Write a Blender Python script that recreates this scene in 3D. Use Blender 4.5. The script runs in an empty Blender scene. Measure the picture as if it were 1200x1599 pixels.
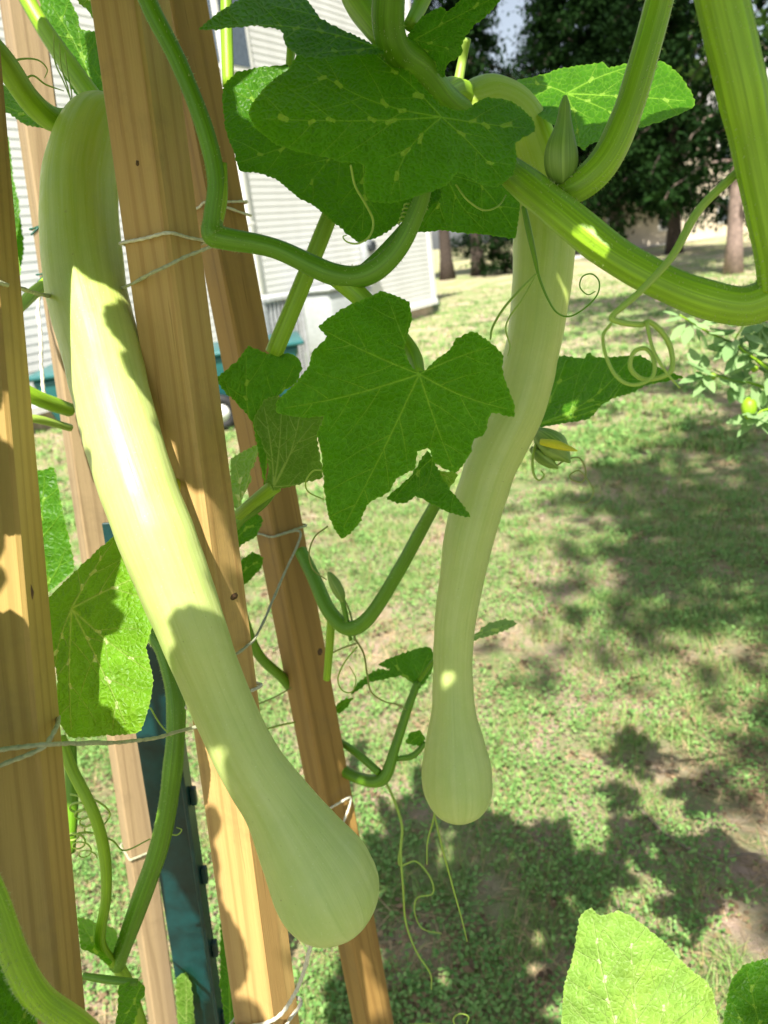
import bpy, bmesh, math, random
import numpy as np
from mathutils import Vector, Matrix, noise
from mathutils.geometry import delaunay_2d_cdt

scn = bpy.context.scene
col = scn.collection
rnd = random.Random(11)
nr = np.random.default_rng(5)

# ------------------------------------------------------------------ camera
FPX = 1208.0                      # focal length in photo pixels (1200 x 1599)
CAM = Vector((0, 0, 1.6))
pitch, roll = math.radians(19), math.radians(7)
FW = Vector((0, math.cos(pitch), -math.sin(pitch)))
R0 = Vector((1, 0, 0)); U0 = Vector((0, math.sin(pitch), math.cos(pitch)))
RT = R0 * math.cos(roll) - U0 * math.sin(roll)
UP = R0 * math.sin(roll) + U0 * math.cos(roll)
cd = bpy.data.cameras.new('camera'); cam = bpy.data.objects.new('camera', cd); col.objects.link(cam)
cam.matrix_world = Matrix(((RT.x, UP.x, -FW.x, CAM.x), (RT.y, UP.y, -FW.y, CAM.y), (RT.z, UP.z, -FW.z, CAM.z), (0, 0, 0, 1)))
cd.sensor_fit = 'VERTICAL'; cd.sensor_height = 36; cd.lens = 36 * FPX / 1599
cd.clip_start = 0.02; cd.clip_end = 500
cd.dof.use_dof = True; cd.dof.focus_distance = 0.52; cd.dof.aperture_fstop = 10.5
scn.camera = cam

# ------------------------------------------------------------------ light
LD = Vector((0.062, 0.51, -0.85)).normalized()       # direction in which sunlight travels
TS = -LD
w = bpy.data.worlds.new('World'); scn.world = w; w.use_nodes = True
nt = w.node_tree; nt.nodes.clear()
sky = nt.nodes.new('ShaderNodeTexSky'); sky.sky_type = 'NISHITA'; sky.sun_disc = False
sky.sun_elevation = math.asin(TS.z); sky.sun_rotation = math.atan2(TS.x, TS.y)
sky.air_density = 1.0; sky.dust_density = 1.6
bg = nt.nodes.new('ShaderNodeBackground'); bg.inputs['Strength'].default_value = 0.080
wo = nt.nodes.new('ShaderNodeOutputWorld')
hs = nt.nodes.new('ShaderNodeHueSaturation'); hs.inputs['Saturation'].default_value = 0.55      # hazy summer sky
nt.links.new(sky.outputs[0], hs.inputs['Color']); nt.links.new(hs.outputs[0], bg.inputs['Color']); nt.links.new(bg.outputs[0], wo.inputs['Surface'])
sd = bpy.data.lights.new('sun', 'SUN'); sun = bpy.data.objects.new('sun', sd); col.objects.link(sun)
sd.energy = 5.0; sd.angle = math.radians(0.55); sd.color = (1.0, 0.94, 0.83)
sun.rotation_euler = LD.to_track_quat('-Z', 'Y').to_euler(); sun.location = (0, -6, 12)
scn.view_settings.view_transform = 'Standard'; scn.view_settings.look = 'None'
scn.view_settings.exposure = 1.10; scn.view_settings.gamma = 1.0
scn.render.engine = 'CYCLES'
scn.cycles.max_bounces = 10; scn.cycles.diffuse_bounces = 6; scn.cycles.transmission_bounces = 6

# ------------------------------------------------------------------ pixel helpers
def ray(px, py):
    return RT * ((px - 600) / FPX) + UP * (-(py - 799.5) / FPX) + FW
def P(px, py, d):
    return CAM + ray(px, py) * d
def G(px, py, z=0.0):
    r = ray(px, py)
    return CAM + r * ((z - CAM.z) / r.z)
def proj(p):
    v = p - CAM; d = v.dot(FW)
    if d < 1e-4: return None
    return (600 + v.dot(RT) / d * FPX, 799.5 - v.dot(UP) / d * FPX, d)

# ------------------------------------------------------------------ object helpers
ORG = {}
def tag(o, label=None, cat=None, group=None, kind=None):
    if label: o['label'] = label
    if cat: o['category'] = cat
    if group: o['group'] = group
    if kind: o['kind'] = kind
    return o
def empty(name, loc):
    o = bpy.data.objects.new(name, None); col.objects.link(o); o.location = loc
    o.empty_display_size = 0.05; ORG[o.name] = Vector(loc); return o
def link(name, me, mat, parent=None, smooth=True):
    """mesh with world-space vertices -> object under parent"""
    org = ORG[parent.name] if parent else Vector((0, 0, 0))
    if org.length > 0: me.transform(Matrix.Translation(-org))
    if mat and not me.materials: me.materials.append(mat)
    if smooth:
        me.polygons.foreach_set('use_smooth', [True] * len(me.polygons))
    o = bpy.data.objects.new(name, me); col.objects.link(o)
    if parent: o.parent = parent; ORG[o.name] = org
    return o
def recenter(o):
    """move the origin of a top-level mesh to its lowest point's footprint"""
    vs = [v.co for v in o.data.vertices]
    c = sum(vs, Vector()) / len(vs); c.z = min(v.z for v in vs)
    o.data.transform(Matrix.Translation(-c)); o.location = c; ORG[o.name] = c.copy(); return o
def mesh(verts, faces, name='m'):
    me = bpy.data.meshes.new(name); me.from_pydata([tuple(v) for v in verts], [], faces); me.update(); return me
def npmesh(V, F, k, colors=None):
    """numpy mesh: V (n,3), F (m,k)"""
    me = bpy.data.meshes.new('m'); n = len(V); m = len(F)
    me.vertices.add(n); me.vertices.foreach_set('co', V.astype(np.float32).ravel())
    me.loops.add(m * k); me.loops.foreach_set('vertex_index', F.astype(np.int32).ravel())
    me.polygons.add(m); me.polygons.foreach_set('loop_start', np.arange(0, m * k, k, dtype=np.int32))
    me.update(calc_edges=True)
    if colors is not None:
        a = me.color_attributes.new('col', 'FLOAT_COLOR', 'POINT')
        c = np.ones((n, 4), np.float32); c[:, :3] = colors; a.data.foreach_set('color', c.ravel())
    me.validate(); return me
def catmull(pts, n):
    """pts: list of tuples of equal length -> n samples per span"""
    A = [np.array(p, float) for p in pts]
    if len(A) == 2: A = [A[0], (A[0] + A[1]) / 2, A[1]]
    A = [2 * A[0] - A[1]] + A + [2 * A[-1] - A[-2]]
    out = []
    for i in range(1, len(A) - 2):
        p0, p1, p2, p3 = A[i - 1:i + 3]
        for k in range(n):
            t = k / n
            out.append(0.5 * (2 * p1 + (p2 - p0) * t + (2 * p0 - 5 * p1 + 4 * p2 - p3) * t * t + (3 * p1 - p0 - 3 * p2 + p3) * t ** 3))
    out.append(A[-2]); return out
def frames(C):
    T = []
    for i in range(len(C)):
        a = C[max(i - 1, 0)]; b = C[min(i + 1, len(C) - 1)]
        t = (b - a); t = t.normalized() if t.length > 1e-9 else Vector((0, 0, 1)); T.append(t)
    n = T[0].orthogonal().normalized(); out = []
    for t in T:
        n = (n - t * n.dot(t)); n = n.normalized() if n.length > 1e-6 else t.orthogonal().normalized()
        out.append((t, n, t.cross(n)))
    return out
def tube_mesh(C, Rr, seg=12, rib=0, ribamp=0.0, twist=0.0, caps=True):
    """C world points, Rr radii; 'rib' attribute stores ridge value, uv stores (angle, length)"""
    fr = frames(C); V = []; rv = []; L = 0; uvs = []
    for i, (c, r) in enumerate(zip(C, Rr)):
        t, n, b = fr[i]
        if i: L += (C[i] - C[i - 1]).length
        for k in range(seg):
            a = 2 * math.pi * k / seg
            m = math.cos(rib * a + twist * L + (.9 * noise.noise(Vector((math.cos(a) * 1.3, math.sin(a) * 1.3, L * 9))) if rib > 3 else 0)) if rib else 0
            if rib > 3: m = m * (.6 + .8 * noise.noise(Vector((math.cos(a) * 2, math.sin(a) * 2, L * 14 + 3)))) + .9 * noise.noise(Vector((c.x * 45, c.y * 45, c.z * 45)))
            rr = r * (1 + ribamp * m)
            V.append(c + (n * math.cos(a) + b * math.sin(a)) * rr); rv.append(m * .5 + .5); uvs.append((k / seg, L))
    F = []
    for i in range(len(C) - 1):
        for k in range(seg):
            F.append((i * seg + k, i * seg + (k + 1) % seg, (i + 1) * seg + (k + 1) % seg, (i + 1) * seg + k))
    if caps:
        V.append(C[0] - fr[0][0] * Rr[0] * .3); V.append(C[-1] + fr[-1][0] * Rr[-1] * .3); rv += [0, 0]; uvs += [(0, 0), (0, L)]
        a = len(V) - 2; e = (len(C) - 1) * seg
        for k in range(seg):
            F.append((a, (k + 1) % seg, k)); F.append((a + 1, e + k, e + (k + 1) % seg))
    me = mesh(V, F)
    at = me.attributes.new('rib', 'FLOAT', 'POINT'); at.data.foreach_set('value', rv)
    at = me.attributes.new('tuv', 'FLOAT_VECTOR', 'POINT')
    at.data.foreach_set('vector', [x for u in uvs for x in (math.cos(u[0] * 6.2832), math.sin(u[0] * 6.2832), u[1])])
    return me
def px_path(pts, n=6):
    """pts (px,py,depth,halfwidth_px) -> world points and radii"""
    s = catmull(pts, n)
    return [P(a[0], a[1], a[2]) for a in s], [max(a[3] * a[2] / FPX, 1e-4) for a in s]
def boxm(lo, hi):
    x0, y0, z0 = lo; x1, y1, z1 = hi
    V = [(x0, y0, z0), (x1, y0, z0), (x1, y1, z0), (x0, y1, z0), (x0, y0, z1), (x1, y0, z1), (x1, y1, z1), (x0, y1, z1)]
    return V, [(0, 3, 2, 1), (4, 5, 6, 7), (0, 1, 5, 4), (1, 2, 6, 5), (2, 3, 7, 6), (3, 0, 4, 7)]
def bevel(me, w, seg=2):
    bm = bmesh.new(); bm.from_mesh(me)
    bmesh.ops.bevel(bm, geom=bm.edges[:], offset=w, segments=seg, affect='EDGES', profile=0.5)
    bm.to_mesh(me); bm.free(); return me

# ------------------------------------------------------------------ materials
def newmat(name):
    m = bpy.data.materials.new(name); m.use_nodes = True; t = m.node_tree
    p = t.nodes['Principled BSDF']; return m, t, p
def N(t, typ, **kw):
    n = t.nodes.new(typ)
    for k, v in kw.items():
        if k in n.inputs: n.inputs[k].default_value = v
        else: setattr(n, k, v)
    return n
def mix(t, fac, a, b, blend='MIX'):
    n = t.nodes.new('ShaderNodeMix'); n.data_type = 'RGBA'; n.blend_type = blend
    for sock, v in ((n.inputs[0], fac), (n.inputs[6], a), (n.inputs[7], b)):
        if hasattr(v, 'is_linked'): t.links.new(v, sock)
        elif isinstance(v, tuple): sock.default_value = (*v, 1) if len(v) == 3 else v
        else: sock.default_value = v
    return n.outputs[2]
def ramp(t, src, stops):
    r = t.nodes.new('ShaderNodeValToRGB'); e = r.color_ramp.elements
    while len(e) < len(stops): e.new(0.5)
    for el, (p, c) in zip(e, stops):
        el.position = p; el.color = (*c, 1) if isinstance(c, tuple) else (c, c, c, 1)
    t.links.new(src, r.inputs[0]); return r.outputs[0]
def coords(t, kind='Object', scale=(1, 1, 1)):
    c = t.nodes.new('ShaderNodeTexCoord'); m = t.nodes.new('ShaderNodeMapping'); m.inputs['Scale'].default_value = scale
    t.links.new(c.outputs[kind], m.inputs[0]); return m.outputs[0]
def attr(t, name, out='Fac'):
    a = t.nodes.new('ShaderNodeAttribute'); a.attribute_name = name; return a.outputs[out]
def noisef(t, vec, scale, detail=4, rough=.55):
    n = N(t, 'ShaderNodeTexNoise', Scale=scale, Detail=detail, Roughness=rough); t.links.new(vec, n.inputs['Vector']); return n.outputs['Fac']
def bump(t, h, p, strength=.3, dist=.001):
    b = N(t, 'ShaderNodeBump', Strength=strength, Distance=dist); t.links.new(h, b.inputs['Height']); t.links.new(b.outputs[0], p.inputs['Normal'])
def simple(name, c, rough=.6, var=.15, scale=20, metal=0, bstr=.15):
    m, t, p = newmat(name); v = coords(t)
    f = noisef(t, v, scale)
    c2 = tuple(max(0, x * (1 - var * 2)) for x in c); c3 = tuple(min(1, x * (1 + var)) for x in c)
    t.links.new(ramp(t, f, [(.3, c2), (.7, c3)]), p.inputs['Base Color'])
    p.inputs['Roughness'].default_value = rough; p.inputs['Metallic'].default_value = metal
    bump(t, f, p, bstr, .002); return m

def leaf_mat(name, base, vein, trans, spotc, tfac=.38, rough=.42):
    m, t, p = newmat(name)
    uv = attr(t, 'luv', 'Vector'); vn = attr(t, 'vein'); sp = attr(t, 'spot')
    nz = noisef(t, uv, 1.6, 5)
    dark = tuple(x * .72 for x in base); lite = tuple(x * 1.25 for x in base)
    c = ramp(t, nz, [(.3, dark), (.7, lite)])
    vo = N(t, 'ShaderNodeTexVoronoi', Scale=7.5); vo.feature = 'DISTANCE_TO_EDGE'
    wn = N(t, 'ShaderNodeTexNoise', Scale=5.0, Detail=2.0); t.links.new(uv, wn.inputs['Vector'])
    wm = mix(t, .10, uv, wn.outputs['Color']); t.links.new(wm, vo.inputs['Vector'])
    cell = ramp(t, vo.outputs['Distance'], [(0.0, 1.0), (.055, 0.0)])
    c = mix(t, mul(t, cell, .42), c, vein)
    sa = t.nodes.new('ShaderNodeMath'); sa.operation = 'ADD'; t.links.new(sp, sa.inputs[0]); t.links.new(mul(t, noisef(t, uv, 6, 3), .5), sa.inputs[1])
    c = mix(t, mul(t, ramp(t, sa.outputs[0], [(.86, 0.0), (.98, 1.0)]), .8), c, spotc)
    bl = ramp(t, noisef(t, uv, .55, 3), [(.42, 0.0), (.66, 1.0)])
    c = mix(t, mul(t, bl, .30), c, tuple(min(1, x * y) for x, y in zip(base, (1.9, 1.45, 1.2))))
    yb = ramp(t, noisef(t, uv, 2.3, 5, .7), [(.66, 0.0), (.74, 1.0)])
    c = mix(t, mul(t, yb, .35), c, (base[0] * 3.2, base[1] * 1.5, base[2] * 1.5))
    c = mix(t, mul(t, vn, 1.0), c, vein)
    t.links.new(c, p.inputs['Base Color']); p.inputs['Roughness'].default_value = rough
    p.inputs['Specular IOR Level'].default_value = .22
    hgt = t.nodes.new('ShaderNodeMath'); hgt.operation = 'SUBTRACT'
    t.links.new(mul(t, vo.outputs['Distance'], 1.6), hgt.inputs[0]); t.links.new(mul(t, vn, .7), hgt.inputs[1])
    b = N(t, 'ShaderNodeBump', Strength=.8, Distance=.0016); t.links.new(hgt.outputs[0], b.inputs['Height'])
    t.links.new(b.outputs[0], p.inputs['Normal'])
    tr = t.nodes.new('ShaderNodeBsdfTranslucent'); tc = mix(t, mul(t, vn, .8), trans, tuple(min(1, x * k) for x, k in zip(trans, (2.4, 1.45, 4))))
    tc = mix(t, mul(t, ramp(t, sa.outputs[0], [(.86, 0.0), (.98, 1.0)]), .9), tc, tuple(min(1, x * k) for x, k in zip(trans, (3.0, 1.6, 6))))
    t.links.new(tc, tr.inputs['Color']); t.links.new(b.outputs[0], tr.inputs['Normal'])
    ms = N(t, 'ShaderNodeMixShader', Fac=tfac); t.links.new(p.outputs[0], ms.inputs[1]); t.links.new(tr.outputs[0], ms.inputs[2])
    t.links.new(ms.outputs[0], t.nodes['Material Output'].inputs['Surface']); return m
def mul(t, s, k):
    n = t.nodes.new('ShaderNodeMath'); n.operation = 'MULTIPLY'; t.links.new(s, n.inputs[0]); n.inputs[1].default_value = k; return n.outputs[0]
def mul2(t, s, k):
    n = t.nodes.new('ShaderNodeMath'); n.operation = 'MULTIPLY'; t.links.new(s, n.inputs[0]); t.links.new(k, n.inputs[1]); return n.outputs[0]

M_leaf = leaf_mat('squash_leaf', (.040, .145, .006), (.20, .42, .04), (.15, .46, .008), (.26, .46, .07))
M_leafm = leaf_mat('squash_leaf_mid', (.046, .168, .005), (.26, .52, .05), (.20, .56, .010), (.32, .52, .09), .45)  # lighter copy of the leaf green; light shining through is put into the colour
M_leafp = leaf_mat('squash_leaf_pale', (.20, .36, .06), (.36, .52, .15), (.34, .60, .06), (.66, .72, .5), .3)  # leaf colour lightened so the bottom right leaf looks sunlit
M_leafb = leaf_mat('squash_leaf_bright', (.12, .30, .014), (.34, .50, .12), (.30, .60, .02), (.58, .66, .42))  # brighter leaf copy with the sunlit tone mixed into its colour
M_under = leaf_mat('squash_leaf_underside', (.085, .19, .02), (.34, .48, .12), (.2, .46, .02), (.4, .5, .25), rough=.6)

def stem_mat(name, a, b, trans=.15):
    m, t, p = newmat(name); v = attr(t, 'tuv', 'Vector'); rb = attr(t, 'rib')
    mp = N(t, 'ShaderNodeMapping'); mp.inputs['Scale'].default_value = (1.5, 1.5, 18); t.links.new(v, mp.inputs[0])
    nz = noisef(t, mp.outputs[0], 1.2, 3)
    mp2 = N(t, 'ShaderNodeMapping'); mp2.inputs['Scale'].default_value = (7, 7, 3); t.links.new(v, mp2.inputs[0])
    st = ramp(t, noisef(t, mp2.outputs[0], 1.0, 2), [(.4, 0.0), (.62, 1.0)])
    c = mix(t, nz, a, b); c = mix(t, mul2(t, rb, st), c, tuple(min(1, x * 1.3) for x in b)); dk = ramp(t, noisef(t, mp.outputs[0], .5, 4), [(.5, 0.0), (.7, 1.0)]); c = mix(t, mul(t, dk, .45), c, tuple(x * .55 for x in a))
    t.links.new(c, p.inputs['Base Color']); p.inputs['Roughness'].default_value = .45
    p.inputs['Subsurface Weight'].default_value = trans; p.inputs['Subsurface Radius'].default_value = (.6, 1, .2); p.inputs['Subsurface Scale'].default_value = .006
    mp3 = N(t, 'ShaderNodeMapping'); mp3.inputs['Scale'].default_value = (9, 9, 900); t.links.new(v, mp3.inputs[0])
    bump(t, noisef(t, mp3.outputs[0], 1, 2), p, .25, .0006); return m
M_stem = stem_mat('vine_stem', (.17, .32, .010), (.27, .46, .018))
M_stemd = stem_mat('vine_stem_dark', (.085, .22, .006), (.13, .29, .010))
M_tend = stem_mat('vine_tendril', (.24, .38, .05), (.34, .48, .08))
M_tendb = stem_mat('dry_tendril', (.20, .20, .05), (.26, .30, .08))
M_hair = simple('pale_plant_hair', (.50, .60, .26), .6, .1, 50)
M_bud = stem_mat('bud_green', (.10, .22, .02), (.26, .38, .08))
M_yel = simple('yellow_petal', (.62, .60, .03), .5, .1, 60)

def squash_mat():
    m, t, p = newmat('squash_skin'); v = attr(t, 'tuv', 'Vector'); rb = attr(t, 'along')
    mp = N(t, 'ShaderNodeMapping'); mp.inputs['Scale'].default_value = (3.2, 3.2, 5); t.links.new(v, mp.inputs[0])
    st = ramp(t, noisef(t, mp.outputs[0], 1.6, 4, .6), [(.35, 0.0), (.7, 1.0)])
    base = ramp(t, rb, [(0.0, (.36, .52, .012)), (.22, (.42, .55, .045)), (.42, (.53, .61, .19)), (1.0, (.47, .59, .20))])
    c = mix(t, mul(t, st, .36), base, (.66, .74, .34))
    mp2 = N(t, 'ShaderNodeMapping'); mp2.inputs['Scale'].default_value = (9, 9, 7); t.links.new(v, mp2.inputs[0])
    s2 = ramp(t, noisef(t, mp2.outputs[0], 1.0, 3), [(.56, 0.0), (.66, 1.0)])
    c = mix(t, mul(t, s2, .20), c, (.30, .45, .09))
    mp3 = N(t, 'ShaderNodeMapping'); mp3.inputs['Scale'].default_value = (22, 22, 420); t.links.new(v, mp3.inputs[0])
    fl = ramp(t, noisef(t, mp3.outputs[0], 1.0, 2), [(.70, 0.0), (.76, 1.0)])
    c = mix(t, mul(t, fl, .55), c, (.28, .36, .10))
    ob = coords(t, 'Object'); mo = ramp(t, noisef(t, ob, 26, 5, .65), [(.40, 0.0), (.62, 1.0)])
    c = mix(t, mul(t, mo, .26), c, (.34, .48, .12))
    du = ramp(t, noisef(t, ob, 700, 2, .6), [(.66, 0.0), (.72, 1.0)]); c = mix(t, mul(t, du, .30), c, (.72, .78, .52))
    pk = ramp(t, noisef(t, ob, 240, 3, .7), [(.725, 0.0), (.74, 1.0)]); c = mix(t, mul(t, pk, .6), c, (.20, .20, .07))
    mp4 = N(t, 'ShaderNodeMapping'); mp4.inputs['Scale'].default_value = (2, 2, 45); t.links.new(v, mp4.inputs[0])
    sc = ramp(t, noisef(t, mp4.outputs[0], 1.0, 6, .7), [(.70, 0.0), (.74, 1.0)])
    c = mix(t, mul(t, sc, .35), c, (.33, .30, .12))
    t.links.new(c, p.inputs['Base Color'])
    rr = ramp(t, noisef(t, mp4.outputs[0], 2.0, 3), [(.3, .30), (.7, .5)]); t.links.new(rr, p.inputs['Roughness'])
    p.inputs['Specular IOR Level'].default_value = .42
    p.inputs['Subsurface Weight'].default_value = .35; p.inputs['Subsurface Radius'].default_value = (.8, 1, .35); p.inputs['Subsurface Scale'].default_value = .008
    bump(t, noisef(t, mp.outputs[0], 2.5, 5), p, .25, .002); return m
M_squash = squash_mat()

def wood_mat(name, a, b, c0, seed):
    m, t, p = newmat(name); v0 = coords(t, 'Object')
    ad = N(t, 'ShaderNodeVectorMath'); ad.operation = 'ADD'; ad.inputs[1].default_value = (seed * .131, seed * .077, seed * 1.7); t.links.new(v0, ad.inputs[0])
    mp = N(t, 'ShaderNodeMapping'); mp.inputs['Scale'].default_value = (1, 1, .045); t.links.new(ad.outputs[0], mp.inputs[0])
    wn = N(t, 'ShaderNodeTexNoise', Scale=22.0, Detail=2.0); t.links.new(mp.outputs[0], wn.inputs['Vector'])
    wm = mix(t, .05, mp.outputs[0], wn.outputs['Color'])
    wv = N(t, 'ShaderNodeTexWave', Scale=26.0, Distortion=4.5, Detail=3.0); wv.wave_type = 'RINGS'; wv.rings_direction = 'Z'
    wv.inputs['Detail Scale'].default_value = 1.2; t.links.new(wm, wv.inputs['Vector'])
    ring = ramp(t, wv.outputs['Fac'], [(.0, 0.0), (.72, .25), (.95, 1.0)])
    mp2 = N(t, 'ShaderNodeMapping'); mp2.inputs['Scale'].default_value = (1, 1, .02); t.links.new(ad.outputs[0], mp2.inputs[0])
    fib = noisef(t, mp2.outputs[0], 900, 3, .7)
    blo = noisef(t, mp.outputs[0], 45, 3)
    cc = mix(t, blo, a, b); cc = mix(t, mul(t, ring, .5), cc, c0); cc = mix(t, mul(t, ramp(t, fib, [(.4, 0.0), (.75, 1.0)]), .32), cc, c0)
    st = ramp(t, noisef(t, ad.outputs[0], 14, 7, .7), [(.52, 0.0), (.72, 1.0)])
    gy = ramp(t, noisef(t, mp.outputs[0], 18, 4), [(.45, 0.0), (.7, 1.0)]); cc = mix(t, mul(t, gy, .35), cc, tuple(x * y for x, y in zip(b, (.72, .80, 1.1))))
    cc = mix(t, mul(t, st, .38), cc, (.15, .11, .06))
    sk = ramp(t, noisef(t, mp2.outputs[0], 260, 4, .75), [(.64, 0.0), (.70, 1.0)]); cc = mix(t, mul(t, sk, .55), cc, tuple(x * .5 for x in c0))
    t.links.new(cc, p.inputs['Base Color']); p.inputs['Roughness'].default_value = .72
    hh = t.nodes.new('ShaderNodeMath'); hh.operation = 'ADD'; t.links.new(fib, hh.inputs[0]); t.links.new(mul(t, ring, .6), hh.inputs[1])
    bump(t, hh.outputs[0], p, .45, .0007); return m
WOODS = [wood_mat('pine_wood_a', (.47, .325, .10), (.41, .27, .07), (.26, .155, .038), 1),  # darker than the pine of stake C; shade is put into the base colour
         wood_mat('pine_wood_b', (.44, .32, .18), (.37, .26, .14), (.23, .155, .08), 2),
         wood_mat('pine_wood_c', (.60, .405, .15), (.54, .34, .115), (.38, .21, .065), 3),
         wood_mat('pine_wood_d', (.41, .255, .075), (.34, .19, .048), (.20, .11, .025), 4)]  # darkest pine copy; the shade on this stake is in its colour
M_knot = simple('wood_knot', (.10, .05, .02), .7, .3, 200)
M_twine = simple('cotton_twine', (.68, .66, .54), .9, .12, 300, 0, .5)
M_twineg = simple('grey_green_twine', (.42, .44, .30), .9, .15, 300, 0, .5)
M_tie = simple('green_plastic_tie', (.01, .10, .07), .4, .2, 100)

# ==================================================================== GROUND
def lawn_mat():
    m, t, p = newmat('patchy_lawn'); v = coords(t, 'Object')
    big = noisef(t, v, 1.1, 6, .62); mid = noisef(t, v, 6, 5, .65); fine = noisef(t, v, 60, 4, .7)
    soil = mix(t, fine, (.38, .26, .19), (.74, .57, .45))
    grass = mix(t, fine, (.09, .20, .04), (.29, .42, .11))
    f = mix(t, .45, big, mid); f = ramp(t, f, [(.42, 0.0), (.58, 1.0)])
    c = mix(t, f, soil, grass); t.links.new(c, p.inputs['Base Color']); p.inputs['Roughness'].default_value = .95
    gr = noisef(t, v, 170, 4, .75); pb = ramp(t, gr, [(.56, 0.0), (.66, 1.0)]); c = mix(t, mul(t, pb, .3), c, (.20, .14, .09)); t.links.new(c, p.inputs['Base Color'])
    bump(t, mix(t, .5, fine, gr), p, 1.0, .03); return m
def vnoise(x, y, s, o=0.0):
    return noise.fractal(Vector((x * s + o, y * s - o, o)), 0.9, 2.0, 4)
GX, GY = np.meshgrid(np.concatenate([np.linspace(-60, -6, 14), np.linspace(-5.5, 9, 59), np.linspace(10, 70, 14)]),
                     np.concatenate([np.linspace(-30, -2, 8), np.linspace(-1.5, 14, 63), np.linspace(15, 110, 20)]))
gz = np.array([vnoise(x, y, .8) * .012 for x, y in zip(GX.ravel(), GY.ravel())])
gv = np.stack([GX.ravel(), GY.ravel(), gz], 1); ny, nx = GX.shape
gi = np.arange(nx * ny).reshape(ny, nx)
gf = np.stack([gi[:-1, :-1], gi[:-1, 1:], gi[1:, 1:], gi[1:, :-1]], -1).reshape(-1, 4)
lawn = tag(link('lawn', npmesh(gv, gf, 4), lawn_mat()), kind='structure')

# grass blades, ground weeds and dry thatch
def grass_mat():
    m, t, p = newmat('grass_blades'); c = attr(t, 'col', 'Color'); t.links.new(c, p.inputs['Base Color']); p.inputs['Roughness'].default_value = .55
    p.inputs['Specular IOR Level'].default_value = .25
    tr = t.nodes.new('ShaderNodeBsdfTranslucent'); t.links.new(c, tr.inputs['Color'])
    ms = N(t, 'ShaderNodeMixShader', Fac=.3); t.links.new(p.outputs[0], ms.inputs[1]); t.links.new(tr.outputs[0], ms.inputs[2])
    t.links.new(ms.outputs[0], t.nodes['Material Output'].inputs['Surface']); return m
M_grass = grass_mat()
def scatter(n, y0, y1, power=1.6):
    """points denser near the camera inside a wedge covering the view"""
    y = y0 + (y1 - y0) * nr.random(n) ** power
    x = -0.9 * y - .6 + nr.random(n) * (1.55 * y + 1.4)
    return x, y
def density(x, y):
    return np.array([vnoise(a, b, 1.5, 3.1) * .6 + vnoise(a, b, 5, 7.7) * .5 for a, b in zip(x, y)])
def blades(n, y0, y1, h, wd, power, thr, dry=False):
    x, y = scatter(n, y0, y1, power); d = density(x, y)
    keep = (d > thr + nr.normal(0, .09, n)) if not dry else (d < thr + nr.normal(0, .2, n))
    x, y, d = x[keep], y[keep], d[keep]; n = len(x)
    az = nr.random(n) * 6.283; hh = h * (.5 + nr.random(n)); lean = hh * (.25 + 1.1 * nr.random(n)) * (2.2 if dry else 1)
    ww = wd * (.6 + .8 * nr.random(n)); sc = (.6 + y / 6).clip(1, 2.2); ww *= sc
    if dry: hh *= .3
    dx, dy = np.cos(az), np.sin(az); px_, py_ = -dy, dx
    V = np.zeros((n, 5, 3))
    for k, (f, fw) in enumerate(((0, 1), (0, -1), (.55, .8), (.55, -.8), (1, 0))):
        V[:, k, 0] = x + dx * lean * f * f + px_ * ww * fw * .5
        V[:, k, 1] = y + dy * lean * f * f + py_ * ww * fw * .5
        V[:, k, 2] = hh * f * (1.25 - .25 * f) - .004
    b = (np.arange(n) * 5)[:, None]
    F = np.concatenate([b + np.array([[0, 1, 3]]), b + np.array([[0, 3, 2]]), b + np.array([[2, 3, 4]])], 0)
    u = nr.random((n, 1)); u2 = nr.random((n, 1))
    if dry: c = np.array([[.50, .38, .23]]) * (.5 + u) 
    else:
        c = np.array([[.11, .26, .05]]) * (1 - u) + np.array([[.36, .54, .16]]) * u
        c = np.where(u2 > .84, np.array([[.42, .36, .16]]), c)
    return V.reshape(-1, 3), F, np.repeat(c, 5, 0)
def weeds(n, y0, y1, size, power, thr):
    nc = n // 9
    cx, cy = scatter(nc, y0, y1, power); d = density(cx + 3.3, cy); k = d > thr; cx, cy = cx[k], cy[k]; nc = len(cx)
    x = np.repeat(cx, 9) + nr.normal(0, .028, nc * 9); y = np.repeat(cy, 9) + nr.normal(0, .028, nc * 9); n = len(x)
    s = size * (.5 + nr.random(n)) * (.7 + y / 7).clip(1, 2); az = nr.random(n) * 6.283; el = nr.random(n) * .8 - .1; z = .006 + .035 * nr.random(n)
    dx, dy = np.cos(az), np.sin(az)
    V = np.zeros((n, 4, 3))
    for q, (f, g) in enumerate(((0, 0), (.55, .34), (1, 0), (.55, -.34))):
        V[:, q, 0] = x + s * (dx * f * np.cos(el) - dy * g); V[:, q, 1] = y + s * (dy * f * np.cos(el) + dx * g); V[:, q, 2] = z + s * f * np.sin(el)
    b = (np.arange(n) * 4)[:, None]
    F = np.concatenate([b + np.array([[0, 1, 2]]), b + np.array([[0, 2, 3]])], 0)
    u = np.repeat(nr.random((nc, 1)), 9, 0) * .6 + nr.random((n, 1)) * .4
    c = np.array([[.09, .24, .055]]) * (1 - u) + np.array([[.32, .52, .16]]) * u
    return V.reshape(-1, 3), F, np.repeat(c, 4, 0)
def stuff(name, parts, mat, label, cat):
    off = 0; VV, FF, CC = [], [], []
    for V, F, c in parts: VV.append(V); FF.append(F + off); CC.append(c); off += len(V)
    o = link(name, npmesh(np.concatenate(VV), np.concatenate(FF), 3, np.concatenate(CC)), mat)
    return tag(o, label, cat, kind='stuff')
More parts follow.
